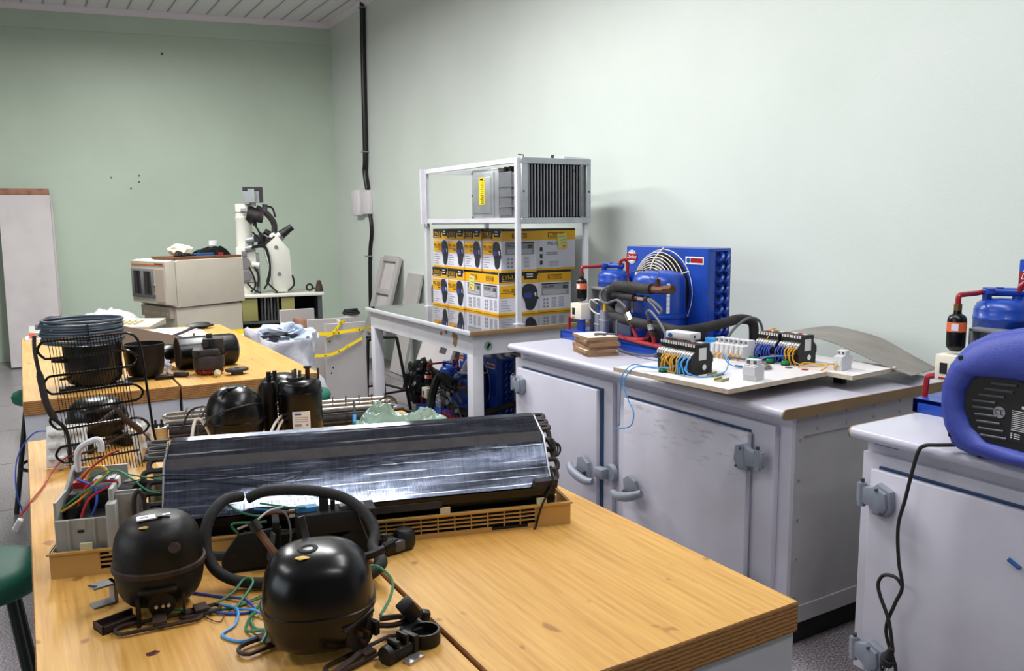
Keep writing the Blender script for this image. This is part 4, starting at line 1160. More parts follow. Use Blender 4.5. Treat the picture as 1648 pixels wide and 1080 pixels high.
# ovoid pair and rotary behind the coil
def egg(loc, label, rx, ry, h, rz, sticker):
    t = thing('hermetic_compressor', label, 'compressor', loc, rz)
    g = G(); shell(g, rx, ry, h * .43, h, e=2.05, bot=.66, dn=2.5)
    c = g.build('shell', 'blackpaint', t, 60)
    g = G(); flange(g, rx, ry, h * .43, 2.05); g.build('seam_flange', 'blackpaint', c)
    for s in (-1, 1): G().bx(s * rx * .5 - .02, s * rx * .5 + .02, -ry * .7, ry * .7, 0, .014, bev=.004).build('mounting_foot', 'blackworn', t)
    if sticker:
        g = G(); g.at((.0, -.02, h - .006), (.12, 0, .2)); g.box((.015, 0, .002), (.022, .014, .002), 0); g.box((-.012, 0, .004), (.03, .012, .007), 1, (0, 0, .1), .002); g.tube([(-.03, 0, .004), (-.05, -.004, -.002), (-.06, -.01, -.008)], .003, 6, 1, 3)
        g.build('paper_label', ['inkgrey', 'black'], c)
        G().bx(-.012, .012, -ry * .93 - .002, -ry * .9, .02, .05).build('yellow_sticker', 'yellow', c) if 0 else None
        g = G().tube([(.06, -.04, .12), (.0, -.085, .13), (-.08, -.07, .11), (-.11, -.03, .05), (-.1, .0, .02)], .0028, 6, 0, 6); g.build('black_lead', 'wk', c)
    return t
egg((.478, 2.335, T), 'glossy round black compressor with small label, left of the upright black cylinder', .079, .077, .172, .1, True)
egg((.688, 2.62, T), 'black compressor dome half hidden behind the upright black cylinder', .08, .078, .142, -.2, False)
t = thing('rotary_compressor', 'upright glossy black cylinder compressor with white rating label', 'compressor', (.66, 2.325, T), -.28)
g = G(); g.lathe([(0, .0), (.055, 0), (.062, .006), (.062, .132), (.064, .133), (.064, .139), (.062, .14), (.061, .16), (.054, .171), (.03, .175), (0, .176)], n=36)
c = g.build('shell', 'blackpaint', t, 50)
g = G()
for k in range(8):
    a, b = -1.95 + k * .1, -1.95 + (k + 1) * .1
    q = lambda x, z, e: (.0622 * math.cos(x) * (1 + e), .0622 * math.sin(x) * (1 + e), z)
    g.poly([q(a, .04, .004), q(b, .04, .004), q(b, .09, .004), q(a, .09, .004)], 0)
    if 0 < k < 7:
        for zz in (.06, .066, .072): g.poly([q(a, zz, .008), q(b, zz, .008), q(b, zz + .002, .008), q(a, zz + .002, .008)], 1)
    if 0 < k < 4: g.poly([q(a, .08, .008), q(b, .08, .008), q(b, .085, .008), q(a, .085, .008)], 2)
    if k in (1, 2, 3, 6): g.poly([q(a, .047, .008), q(b, .047, .008), q(b, .054, .008), q(a, .054, .008)], 1)
g.build('rating_label', ['white', 'inkgrey', 'wbd'], c)
g = G(); g.cyl((-.01, -.01, .174), (-.01, -.01, .182), .026, n=20)
for k in range(3):
    a = k * 2.1; g.cyl((-.01 + .012 * math.cos(a), -.01 + .012 * math.sin(a), .18), (-.01 + .012 * math.cos(a), -.01 + .012 * math.sin(a), .2), .0045, n=8, mi=1)
g.cyl((-.01, -.01, .18), (-.01, -.01, .205), .004, n=8, mi=1)
g.build('terminal_cover', ['black', 'greyd'], t)
G().tube([(.024, .01, .172), (.024, .01, .2), (.024, .01, .206)], .0065, 8, 0, 1).build('discharge_tube', 'bronze', t)
G().cyl((.024, .01, .202), (.024, .01, .208), .011, n=12).build('tube_cap', 'rusty', t)
G().cyl((.054, .015, .168), (.054, .015, .2), .003, n=8).build('stud', 'bronze', t)
g = G(); g.lathe([(.02, 0), (.02, .15), (.016, .165), (0, .168)], (-.085, .02, 0), 16); g.box((-.07, .02, .1), (.02, .03, .006), 0); g.tube([(-.085, .02, .165), (-.085, .02, .175), (-.075, .0, .19)], .005, 8, 0, 3); g.cyl((-.085, .02, .165), (-.085, .02, .195), .007, n=8); g.cyl((-.068, .005, .17), (-.068, .005, .2), .006, n=8)
g.build('accumulator', 'blackworn', t)

# run capacitor
t = thing('run_capacitor', 'small aluminium can capacitor with green and black terminals', 'capacitor', (.288, 2.45, T))
G().lathe([(0, 0), (.028, 0), (.028, .052), (.0295, .054), (.0295, .057), (.026, .058), (.025, .053), (0, .053)], n=24).build('can', 'alu', t)
g = G()
for (x, m) in ((-.013, 0), (-.004, 1), (.012, 1)):
    g.cyl((x, -.004, .053), (x, -.004, .066), .006, n=10, mi=m); g.box((x, -.004, .07), (.006, .003, .014), 1)
g.build('terminal', ['wg', 'black'], t)

# ---------------------------------------------------------------- wire and tube condenser
t = thing('wire_condenser', 'black wire and tube condenser with serpentine loops leaning at the table left', 'condenser', (.1, 2.21, T))
def WP(u, z, o=0.): # u in metres across, z height above the table
    lean = .03 * (z / .33)
    return Vector((-.085 + u * 1.16 + .045 - z * .075, lean + o + u * .06, z))
g = G()
zr = [.345, .303, .261, .218, .175, .132, .09, .05]
pts = []
for k, z in enumerate(zr):
    row = [WP(.0, z + .0), WP(.05, z + .0015), WP(.09, z + .003), WP(.138, z + .005)]
    pts += row[::-1] if k % 2 == 0 else row
    if k < len(zr) - 1:
        z2 = zr[k + 1]; zm = (z + z2) / 2
        if k % 2 == 0: pts += [WP(-.0115, z - .005), WP(-.019, zm), WP(-.0115, z2 + .005)]
        else: pts += [WP(.155, z - .001), WP(.165, zm + .004), WP(.155, z2 + .009)]
pts = [WP(.173, .1), WP(.174, .2), WP(.175, .3), WP(.17, .335), WP(.156, .349)] + pts
pts = [Vector(p) for p in pts]
g.tube([WP(.176, .05), ] + pts, .0031, 8, 0, 4)
tb = g.build('serpentine_tube', 'blackpaint', t)
g = G()
for s in (-1, 1):
    for k in range(24):
        u = .0024 + k * .00596
        a, b = WP(u, .012, s * .0042), WP(u, .352, s * .0042)
        g.cyl(a, b, .0010, n=4)
g.build('wire_grid', 'blackworn', t)
g = G(); g.tube([WP(-.02, .36), WP(-.024, .32), WP(-.022, .25), WP(-.02, .2), WP(-.01, .16), WP(.006, .13), WP(.008, .09), WP(.004, .05)], lambda u: .0045 + (.0035 if .25 < u < .6 else 0), 8, 0, 5)
g.build('wrapped_tube', 'blackwrap', t)
g = G(); g.tube([WP(.04, .165, -.012), WP(.1, .17, -.014), WP(.12, .14, -.016), WP(.15, .1, -.014), WP(.17, .06, -.01)], lambda u: .002 + (.0055 if .3 < u < .75 else 0), 8, 0, 6)
g.tube([WP(.0, .065, -.012), WP(.05, .075, -.014), WP(.11, .1, -.016), WP(.12, .108, -.016)], .0032, 8, 0, 5)
g.build('filter_drier', 'rusty', t)

# tubing coil on the opened shell
t = thing('opened_compressor', 'opened black compressor shell under the tubing coil', 'compressor', (.205, 3.53, T))
g = G(); g.lathe([(0, .012), (.07, .012), (.09, .02), (.1, .04), (.103, .15), (.103, .168), (.1, .168), (.098, .15), (.096, .12), (0, .12)], n=32); c = g.build('shell', 'blackpaint', t)
g = G()
for k in range(9):
    a = k * .7; g.blob((.07 * math.cos(a), .07 * math.sin(a), .15), (.03, .03, .016), k % 2, .6, 4, k, 2)
g.build('windings', ['blackworn', 'iron'], t)
for (x, y) in ((-.085, -.05), (.09, -.05), (0, .08)): G().bx(x - .04, x + .04, y - .025, y + .025, 0, .014, bev=.004).build('mounting_foot', 'blackworn', t)
g = G(); g.tube([(-.09, -.03, .11), (-.12, -.04, .115), (-.14, -.042, .118)], .008, 8, 0, 3); g.tube([(-.09, -.04, .045), (-.12, -.05, .045)], .005, 8, 0, 2); g.build('tube_stub', 'blackworn', t)
g = G()
for k in range(9):
    rr = .14 + .003 * math.sin(k * 2.3); z = .183 + k * .0098
    g.torus((-.02 + .003 * math.sin(k * 1.7), -.0 + .003 * math.cos(k * 2.1), z), rr, .0052, 44, 6, 0, (R.uniform(-.015, .015), R.uniform(-.015, .015), 0))
    if k % 2: g.torus((-.02, 0, z - .004), rr - .012, .0052, 44, 6, 0, (R.uniform(-.02, .02), R.uniform(-.02, .02), 0))
o = g.build('tubing_coil', 'coil'); tag(o, 'blue grey plastic tubing coil lying on top of the opened compressor', 'tubing', None, (.197, 3.53, T))
G().tube([(-.01, -.132, .18), (-.01, -.15, .2), (-.01, -.153, .25), (-.01, -.135, .262)], .003, 6, 0, 4).build('cable_tie', 'blackmat', o)
t = thing('opened_compressor', 'smaller open black compressor pot right of the tubing coil', 'compressor', (.396, 3.6, T))
g = G(); g.lathe([(0, .01), (.05, .01), (.064, .016), (.072, .05), (.076, .13), (.078, .142), (.075, .142), (.072, .12), (.066, .05), (0, .04)], n=32); g.build('shell', 'blackworn', t)
for (x, y) in ((-.05, -.06), (.06, -.07), (0, .06)): G().bx(x - .035, x + .035, y - .022, y + .022, 0, .016, bev=.005).build('mounting_foot', 'blackworn', t)
# shell lying on its side, small motor behind
t = thing('compressor_cylinder', 'long black cylinder shell lying on its side with open rusty mouth', 'compressor', (.655, 3.74, T), .06)
g = G(); g.at((-.115, 0, .069), (0, PI / 2, 0)); g.lathe([(0, .012), (.05, .012), (.06, .004), (.066, 0), (.069, 0), (.069, .225), (.064, .242), (.05, .25), (0, .252)], n=36, mi=0); g.build('shell', ['blackpaint'], t)
g = G(); g.at((-.117, 0, .069), (0, PI / 2, 0)); g.lathe([(.058, .003), (.064, -.001), (.0695, .0), (.0695, .003)], n=32, mi=0); g.torus((0, 0, .012), .043, .008, 24, 6, 0); g.torus((0, 0, .012), .024, .007, 24, 6, 0); g.build('rusty_mouth', 'rusty', t)
g = G(); g.cyl((.07, -.066, .062), (.07, -.073, .06), .007, n=8); g.cyl((-.055, -.066, .05), (-.055, -.074, .046), .008, n=8); g.build('stud', 'bronze', t)
t = thing('small_motor', 'small round black motor end behind the open mouth of the cylinder shell', 'motor', (.49, 3.83, T + .0), .2)
G().at((0, 0, .056), (0, -PI / 2, 0)).lathe([(0, -.05), (.04, -.05), (.044, -.04), (.044, .02), (.038, .038), (.02, .046), (0, .048)], n=24).build('body', 'blackpaint', t)
G().bx(-.03, .03, -.03, .03, 0, .02, bev=.004).build('foot', 'blackworn', t)
t = thing('compressor_pump', 'dark cast iron pump block with red winding in front of the cylinder shell', 'pump', (.633, 3.545, T), -.2)
g = G(); g.lathe([(.045, .006), (.05, .01), (.05, .022), (.045, .028)], n=24, mi=0)
for k in range(14): g.torus((.045 * math.cos(k * .449), .045 * math.sin(k * .449), .014), .009, .003, 8, 5, 0, (PI / 2, 0, k * .449))
g.build('winding', 'copperred', t)
G().lathe([(0, .026), (.06, .026), (.062, .03), (.062, .076), (.06, .08), (0, .08)], n=32).build('stator', 'iron', t)
g = G(); g.bx(-.062, .045, -.05, .04, .078, .11, 0, .008); g.bx(-.02, .062, -.025, .05, .09, .15, 0, .006); g.bx(-.02, .025, -.03, -.02, .118, .148, 1); g.cyl((-.01, -.02, .13), (-.01, -.04, .13), .014, n=12); g.cyl((-.038, -.05, .094), (-.038, -.056, .094), .01, n=12, mi=1); g.bx(-.005, .018, .0, .02, .148, .168, 0, .003)
g.build('crankcase', ['iron', 'blackmat'], t)
t = thing('bearing_cover', 'flat dark iron cover plate lying beside the pump block', 'cover', (.728, 3.47, T), .2)
g = G(); g.cyl((0, 0, 0), (0, 0, .014), .024, n=20); g.prism([(-.045, -.012), (-.02, -.03), (.02, -.03), (.045, -.012), (.045, .012), (.02, .03), (-.02, .03), (-.045, .012)], .013, .026, 'z', 0, .004); g.cyl((0, 0, .026), (0, 0, .028), .01, n=14, mi=1)
g.build('plate', ['iron', 'blackmat'], t)
t = thing('loose_plug', 'small cream plug leaning in front of the pump block', 'plug', (.648, 3.455, T))
g = G().at((0, 0, .016), (1.2, 0, .3)); g.lathe([(0, -.008), (.013, -.008), (.015, 0), (.011, .01), (0, .012)], n=16); g.build('head', 'ivory', t); G().cyl((0, -.004, .001), (.002, -.012, .016), .004, n=8).build('stem', 'ivory', t)
tag(G().at((.52, 3.535, T + .012), (0, 0, -.6)).lathe([(0, -.03), (.011, -.028), (.012, .015), (.008, .03), (0, .032)], n=12, r=(0, PI / 2, 0)).build('small_rusty_plug', 'iron'), 'small dark oval relay lying at the seam of the far tables', 'plug')
# papers, cardboard, screwdrivers
def cardf(u, v): return (.36 + .32 * u, 4.5 - .52 * u + .05 * v, T + .002 + v * (.125 - .045 * u))
tag(G().surf(cardf, 8, 3, .003).build('cardboard_sheet', 'cardgrey'), 'grey cardboard flap standing behind the black pots', 'cardboard')
def flat(pts, z, m, name, lab, cat, grp=None, th=.0015):
    g = G().prism(pts, z, z + th, 'z', 0); return tag(g.build(name, m), lab, cat, grp)
flat([(.43, 4.55), (.86, 4.45), (.88, 5.22), (.6, 5.24)], T + .0005, 'pinkpaper', 'paper_sheet', 'large pinkish paper under the tools at the far end of the table', 'paper')
flat([(.5, 4.88), (.68, 4.74), (.86, 5.1), (.66, 5.22)], T + .004, 'paper', 'paper_sheet', 'bright white paper sheet tilted on the far table end', 'paper', th=.006)
g = G(); g.tube([(.64, 4.72, T + .012), (.72, 4.85, T + .014), (.82, 5.05, T + .014), (.92, 5.2, T + .012)], .009, 6, 0, 3); g.blob((.88, 5.14, T + .02), (.08, .05, .018), 0, .4, 3, 4, 2)
tag(g.build('black_folder', 'black'), 'crumpled black cover sticking out under the white paper', 'folder')
wire('blue_pen_line', 'blue rimmed paper edge strip beside the cardboard flap', [(.52, 4.62, T + .006), (.6, 4.6, T + .006), (.72, 4.55, T + .006), (.78, 4.5, T + .005)], .004, 'wbd', 'pen')
t = thing('hand_tool', 'dark red handled tool with upright black tip on the pinkish paper', 'tool', (.80, 4.42, T), -.4)
G().at((0, 0, .014), (0, PI / 2, 0)).lathe([(0, -.05), (.012, -.045), (.014, 0), (.012, .045), (0, .05)], n=12).build('handle', 'toolwood', t)
G().tube([(-.05, 0, .014), (-.075, 0, .016), (-.08, 0, .03), (-.078, .01, .06)], .004, 6, 0, 2).build('tip', 'black', t)
flat([(-.02, 5.12), (.12, 5.11), (.13, 5.24), (-.02, 5.25)], T + .0005, 'paper', 'paper_sheet', 'white sheet at the left far corner of the table', 'paper', th=.01)
g = G(); g.bx(.0, .09, 5.15, 5.2, T + .011, T + .04, 0, .004); g.bx(-.001, .025, 5.149, 5.2, T + .012, T + .039, 1)
tag(g.build('small_carton', ['greyl', 'orange']), 'small grey and orange packet on the white sheet behind the coil', 'packet')
tag(G().blob((.465, 3.66, T + .03), (.035, .05, .034), 0, .8, 4, 8, 3, -.029).build('plastic_film', 'poly'), 'scrap of clear plastic film between the black pot and cylinder', 'plastic film')

# ---------------------------------------------------------------- finned heater elements
def heater(loc, rz, label, L=.34):
    t = thing('heating_element', label, 'heating element', loc, rz, 'finned tube heaters')
    g = G()
    for k in range(4):
        y = -.04 + k * .026; z = .03 + .007 * k
        g.tube([(-L / 2, y, z), (0, y, z + .001), (L / 2, y, z)], .006, 8, 0, 2)
        if k % 2 == 0:
            for s in (-1, 1): g.tube([(s * L / 2, y, z), (s * (L / 2 + .016), y + .006, z + .002), (s * (L / 2 + .02), y + .013, z + .003), (s * (L / 2 + .016), y + .02, z + .005), (s * L / 2, y + .026, z + .007)], .006, 8, 0, 3)
    g.build('silver_tube', 'silver', t)
    g = G()
    for k in range(8):
        x = -L / 2 + .03 + k * (L - .05) / 7
        g.tube([(x, -.055, .018), (x + .006, 0, .045), (x + .014, .055, .062)], .0022, 6, 0, 2)
    g.build('support_wire', 'rusty', t)
    g = G(); g.tube([(-L / 2, -.055, .018), (0, -.06, .018), (L / 2, -.055, .018)], .017, 10, 0, 2)
    for s in (-1, 1): g.tube([(s * L / 2, -.055, .03), (s * (L / 2 + .03), -.05, .03), (s * (L / 2 + .035), -.03, .025), (s * (L / 2 + .02), -.01, .02)], .0055, 8, 0, 4)
    g.tube([(-L / 2, -.075, .008), (L / 2, -.075, .008)], .0055, 6, 0, 1); g.tube([(-L / 2, -.062, .04), (L / 2, -.062, .042)], .0055, 6, 0, 1)
    g.build('large_tube', 'iron', t)
    return t
heater((.44, 2.56, T), -.22, 'finned tube bundle sticking out left of the round black compressor', .2)
heater((.815, 2.475, T), -.2, 'finned tube bundle right of the upright black cylinder')
g = G(); g.tube([(.895, 2.34, T + .02), (.91, 2.36, T + .035), (.93, 2.4, T + .045), (.945, 2.43, T + .055), (.985, 2.46, T + .06), (1.0, 2.44, T + .05), (1.0, 2.42, T + .03)], .0035, 6, 0, 5)
o = tag(g.build('black_lead', 'wk'), 'black lead arching from the right tube bundle to the green film', 'wire')
wire('blue_tip_lead', 'black lead with bright blue crimp tip in front of the right tube bundle', [(.842, 2.385, T + .075), (.835, 2.36, T + .06), (.825, 2.335, T + .045)], .004, 'black')
tag(G().cyl((.824, 2.332, T + .043), (.815, 2.31, T + .025), .006, .005, n=8).build('crimp_terminal', 'wb'), 'bright blue crimp terminal at the end of the short lead', 'terminal')
def film(u, v):
    x = .80 + .26 * u + .01 * math.sin(9 * v); y = 2.26 + .05 * math.sin(5 * u) + .12 * v - .03 * u
    h = .055 * math.exp(-((u - .42) / .16) ** 2) + .042 * math.exp(-((u - .85) / .17) ** 2) + .012
    z = T + .003 + h * math.sin(PI * v) ** .6 + (.03 * abs(noise.noise(Vector((u * 8, v * 5, 2)))) + .014 * abs(noise.noise(Vector((u * 19, v * 13, 5)))) - .01) * math.sin(PI * v)
    return (x, y - .02, max(T + .002, z))
tag(G().surf(film, 48, 28, .0008).build('plastic_bag', 'polygreen'), 'crumpled translucent greenish plastic bag behind the finned coil', 'bag')
wire('white_cable', 'thick white cable looped up left of the round black compressor', [(.35, 2.29, T + .01), (.355, 2.3, T + .05), (.37, 2.33, T + .085), (.385, 2.33, T + .088), (.40, 2.32, T + .06), (.415, 2.3, T + .02), (.43, 2.27, T + .008)], .0045, 'ww')
wire('white_cable', 'white cable pair lying on the table left of the finned coil end', [(.33, 2.27, T + .006), (.36, 2.26, T + .012), (.4, 2.27, T + .014), (.44, 2.25, T + .008)], .0042, 'ww')
wire('white_cable', 'upper white cable curving out from beside the upright black cylinder', [(.60, 2.31, T + .075), (.575, 2.28, T + .065), (.55, 2.25, T + .04), (.53, 2.22, T + .006)], .0038, 'ww')
wire('white_cable', 'lower white cable curving out from beside the upright black cylinder', [(.60, 2.30, T + .064), (.58, 2.27, T + .052), (.56, 2.24, T + .028), (.545, 2.22, T + .006)], .0038, 'ww')
wire('black_wire', 'thin black wires scattered on the table by the capacitor can', [(.33, 2.46, T + .012), (.38, 2.44, T + .004), (.44, 2.4, T + .004), (.4, 2.36, T + .004), (.35, 2.38, T + .006), (.34, 2.34, T + .004)], .0022, 'wk')
wire('black_wire', 'thick black lead draped around the left tube bundle', [(.36, 2.5, T + .03), (.39, 2.52, T + .075), (.43, 2.5, T + .085), (.4, 2.46, T + .05), (.39, 2.42, T + .01)], .003, 'wk')

# white plastic pieces behind the wire condenser
t = thing('plastic_terminal_board', 'dirty white plastic board with moulded clips at the left table corner', 'plastic part', (.055, 2.36, T), -.15)
g = G(); g.at((0, 0, .0), (-.55, 0, 0)); g.bx(-.045, .05, -.004, .004, .004, .115, 0, .002)
for k in range(9): g.box((-.03 + (k % 3) * .03, -.009, .025 + (k // 3) * .033), (.02, .014, .012 + .004 * (k % 2)), 0, (0, 0, .1 * (k % 3)), .002)
g.build('board', 'termw', t)
g = G(); g.box((-.01, -.022, .02), (.02, .02, .03), 0, bev=.002); g.box((.03, -.01, .05), (.016, .02, .02), 1, bev=.002); g.build('clip', ['breaker', 'greyd'], t)
tag(G().blob((.238, 2.33, T + .045), (.024, .05, .05), 0, .7, 4, 5, 3, -.0445).build('crumpled_plastic', 'termw'), 'crumpled white plastic piece right of the wire condenser foot', 'plastic part')
wire('blue_wire', 'thin blue wire arching past the left table edge', [(.03, 2.42, T + .085), (-.01, 2.45, T + .08), (-.05, 2.43, T + .03), (-.06, 2.38, T - .04), (-.05, 2.36, T - .1)], .0018, 'wbd')
wire('red_wire', 'thin red wire curving over the left table edge to a white connector', [(.08, 2.32, T + .05), (.04, 2.3, T + .03), (.01, 2.25, T + .006), (-.0, 2.2, T + .004), (-.025, 2.1, T + .003), (-.05, 2.07, T - .02)], .0022, 'wr')
rw = [o for o in COL.objects if o.name.startswith('red_wire')][-1]
G().at((-.055, 2.06, T - .035), (.3, .5, 0)).box((0, 0, 0), (.012, .012, .03), 0, bev=.002).build('connector', 'termw', rw)
# ---------------------------------------------------------------- opened split air conditioner indoor unit
AA = -math.atan2(.2741, .9617)
t = thing('air_conditioner_indoor_unit', 'opened air conditioner indoor unit, long finned coil on a tan grille base', 'air conditioner', (-.001, 1.605, T), AA)
g = G()
th = .0035; D = .175; Lh = .966; h = .048
g.bx(.004, Lh - .004, .003, D, 0, .004, 0)
# front wall of the base with grille cut into it
def slotrow(x0, x1, n, rows, zb, dz):
    pass
g.bx(0, .08, 0, th, 0, h, 0); g.bx(.16, .50, 0, th, 0, h, 0) if 0 else None
grx = (.094, .13, .565, .893)
g.bx(.128, .455, 0, th, 0, h, 0); g.bx(.893, Lh, 0, th, 0, h, 0)
for (a, b, n) in ((.08, .128, 2), (.455, .893, 13)):
    g.bx(a, b, 0, th, .041, h, 0); g.bx(a, b, 0, th, 0, .010, 0)
    for z in (.018, .0262, .0344): g.bx(a, b, 0, th, z - .0012, z + .0012, 0)
    for k in range(n + 1): g.bx(a + (b - a) * k / n - .001, a + (b - a) * k / n + .001, 0, th, .01, .041, 0)
    g.bx(a, b, .012, .014, .004, .045, 1)
g.bx(.80, .875, -.0005, th, .004, .010, 1)
g.bx(0, th, th, D, 0, h, 0); g.bx(Lh - th, Lh, th, D, 0, h, 0); g.bx(0, Lh, D - th, D, 0, h, 0)
g.bx(-.004, Lh + .004, -.004, .002, h - .004, h, 0); g.bx(Lh - .002, Lh + .004, .002, D, h - .004, h, 0); g.bx(-.004, .002, .002, D, h - .004, h, 0)
for x in (.06, .706, .905): g.bx(x - .01, x + .01, 0, .006, h, h + .012, 2)
for y in (.06, .11): g.bx(Lh - .016, Lh - .01, y, y + .035, .02, h - .006, 2)
g.build('tan_base', ['tan', 'blackmat', 'ivory'], t)
g = G(); g.bx(.02, .186, .1, .172, .05, .056, 0); g.bx(.15, .187, .165, .172, .056, .14, 0); g.bx(.15, .154, .1, .165, .056, .12, 0)
g.build('ivory_tray', 'ivory', t)
# coil: two slabs of fins leaning together
def slab(y0, z0, y1, z1, tk, x0, x1, mi_face=0):
    d = Vector((0, y1 - y0, z1 - z0)).normalized(); nrm = Vector((0, d.z, -d.y)) * tk
    P = [(y0, z0), (y1, z1), (y1 + nrm.y, z1 + nrm.z), (y0 + nrm.y, z0 + nrm.z)]
    g = G(); g.prism(P, x0, x1, 'x', 0, .001, 1)
    return g
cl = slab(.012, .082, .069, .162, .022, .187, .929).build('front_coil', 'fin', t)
slab(.088, .176, .142, .198, .022, .19, .931).build('top_coil', 'finshaded', t)
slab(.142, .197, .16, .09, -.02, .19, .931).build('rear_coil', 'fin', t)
g = G(); g.prism([(.0685, .1615), (.089, .177), (.1, .165), (.078, .145)], .188, .93, 'x', 0); g.build('foam_strip', 'finside', t)
g = G()
for x in (.186, .93):
    G().prism([(.012, .075), (.07, .172), (.142, .2), (.162, .16), (.158, .085), (.1, .07)], x - .0015, x + .0015, 'x', 0).build('end_plate', 'greyl', t)
g = G()
for s, x in ((-1, .186), (1, .931)):
    for k in range(5):
        u = k / 4.6; y, z = .024 + .06 * u + .006, .088 + .082 * u
        dx = s * (.028 + .01 * (k % 2)) * (1 if s < 0 else .6)
        g = G(); g.tube([(x, y, z), (x + dx * .8, y, z), (x + dx, y + .006, z + .008), (x + dx * .8, y + .012, z + .017), (x, y + .012, z + .017)], .0055, 7, 0, 3); g.build('return_bend', 'iron', t)
    for k in range(3):
        y, z = .095 + .02 * k, .178 + .007 * k; dx = s * .03 * (1 if s < 0 else .6)
        g = G(); g.tube([(x, y, z), (x + dx, y + .002, z), (x + dx, y + .012, z + .004), (x, y + .012, z + .005)], .0055, 7, 0, 3); g.build('return_bend', 'iron', t)
g = G(); g.tube([(.186, .03, .1), (.168, .028, .1), (.158, .022, .105), (.156, .02, .13), (.149, .02, .142), (.141, .02, .13), (.14, .018, .095), (.148, .012, .078), (.175, .0, .072), (.2, -.012, .074)], .0042, 7, 0, 5)
g.build('suction_tube', 'iron', t)
g = G()
for k in range(5): g.torus((.945 + .004 * k, .07 + .004 * k, .15 - .004 * k), .014, .0022, 14, 5, 0, (.3 * k, PI / 2 - .4, 0))
g.build('capillary_coil', 'blackmat', t)
# blower roller and drip tray under the coil
g = G(); g.cyl((.13, .06, .058), (.94, .06, .058), .038, n=28)
for k in range(14): g.cyl((.13 + .058 * k, .06, .058), (.133 + .058 * k, .06, .058), .0385, n=28)
g.build('blower_roller', 'black', t)
g = G()
g.prism([(.004, .066), (.022, .060), (.026, .068), (.014, .078), (.004, .082)], .19, .935, 'x', 0)
g.prism([(.001, .060), (.006, .060), (.006, .074), (.001, .074)], .52, .70, 'x', 1); g.box((.915, .01, .088), (.05, .014, .02), 1, (.3, 0, .1))
g.build('drip_tray', ['blackpaint', 'finside'], t)
g = G(); g.tube([(.93, .02, .12), (.928, .002, .09), (.905, -.004, .05), (.895, -.004, .02), (.89, -.006, .004), (.885, -.012, .003)], .0022, 6, 0, 5); g.build('sensor_wire', 'wk', t); g = G(); g.tube([(.45, .05, .15), (.40, .026, .135), (.30, .036, .15), (.2, .05, .158), (.12, .05, .15)], .0012, 5, 0, 6)
g.build('sensor_wire', 'wk', t)
# electrical box at the left end
bx = bpy.data.objects.new('electrical_box', None); COL.objects.link(bx); bx.parent = t
def e(g, n, m): return g.build(n, m, bx)
g = G(); zb, zt = .034, .104
g.bx(.008, .106, .016, .021, zb, .1, 0, .001, 1); g.bx(.008, .0125, .02, .16, zb, .132, 0); g.bx(.008, .106, .02, .165, zb, zb + .004, 0)
g.prism([(.02, .1), (.165, .16), (.165, .13), (.02, .075)], .007, .0125, 'x', 0)
g.bx(.008, .106, .16, .165, zb, .155, 0); g.bx(.103, .107, .02, .165, zb, .12, 0)
g.bx(.096, .112, .0, .026, zb, .128, 0, .002); g.bx(.098, .106, .02, .06, zb, .15, 0, .002)
g.bx(.107, .145, .03, .035, zb, .135, 1); g.bx(.107, .15, .035, .04, zb, .14, 1)
for x in (.03, .072, .092): g.bx(x - .002, x + .002, .013, .017, zb, .1, 0)
g.bx(.044, .058, .0145, .017, .082, .1, 0); g.bx(.045, .055, .0142, .0165, .076, .0795, 2)
e(g, 'grey_housing', ['greyplastic', 'greyplastic', 'blackmat'])
g = G(); g.tube([(.02, .155, .15), (.022, .15, .185), (.035, .145, .203), (.058, .14, .213), (.066, .14, .206), (.066, .14, .19)], .006, 8, 0, 5); e(g, 'white_sleeve', 'white')
g = G(); g.bx(.055, .1, .1, .125, .125, .145, 0, .003)
for k in range(3): g.bx(.06 + k * .013, .068 + k * .013, .1, .124, .145, .147, 1)
e(g, 'terminal_block', ['termw', 'inkgrey'])
g = G(); g.bx(.02, .04, .07, .1, .075, .13, 0, .002); g.bx(.045, .09, .03, .085, .04, .095, 1, .002); g.bx(.05, .098, .09, .155, .04, .12, 1, .002); g.cyl((.028, .06, .06), (.028, .06, .11), .012, n=14, mi=1); g.bx(.018, .03, .03, .05, .05, .09, 2); g.box((.03, .12, .135), (.02, .025, .012), 3)
e(g, 'relay', ['iron', 'black', 'termw', 'wr'])
g = G(); g.cyl((.115, .09, .12), (.14, .075, .12), .024, n=20); e(g, 'fan_motor', 'black')
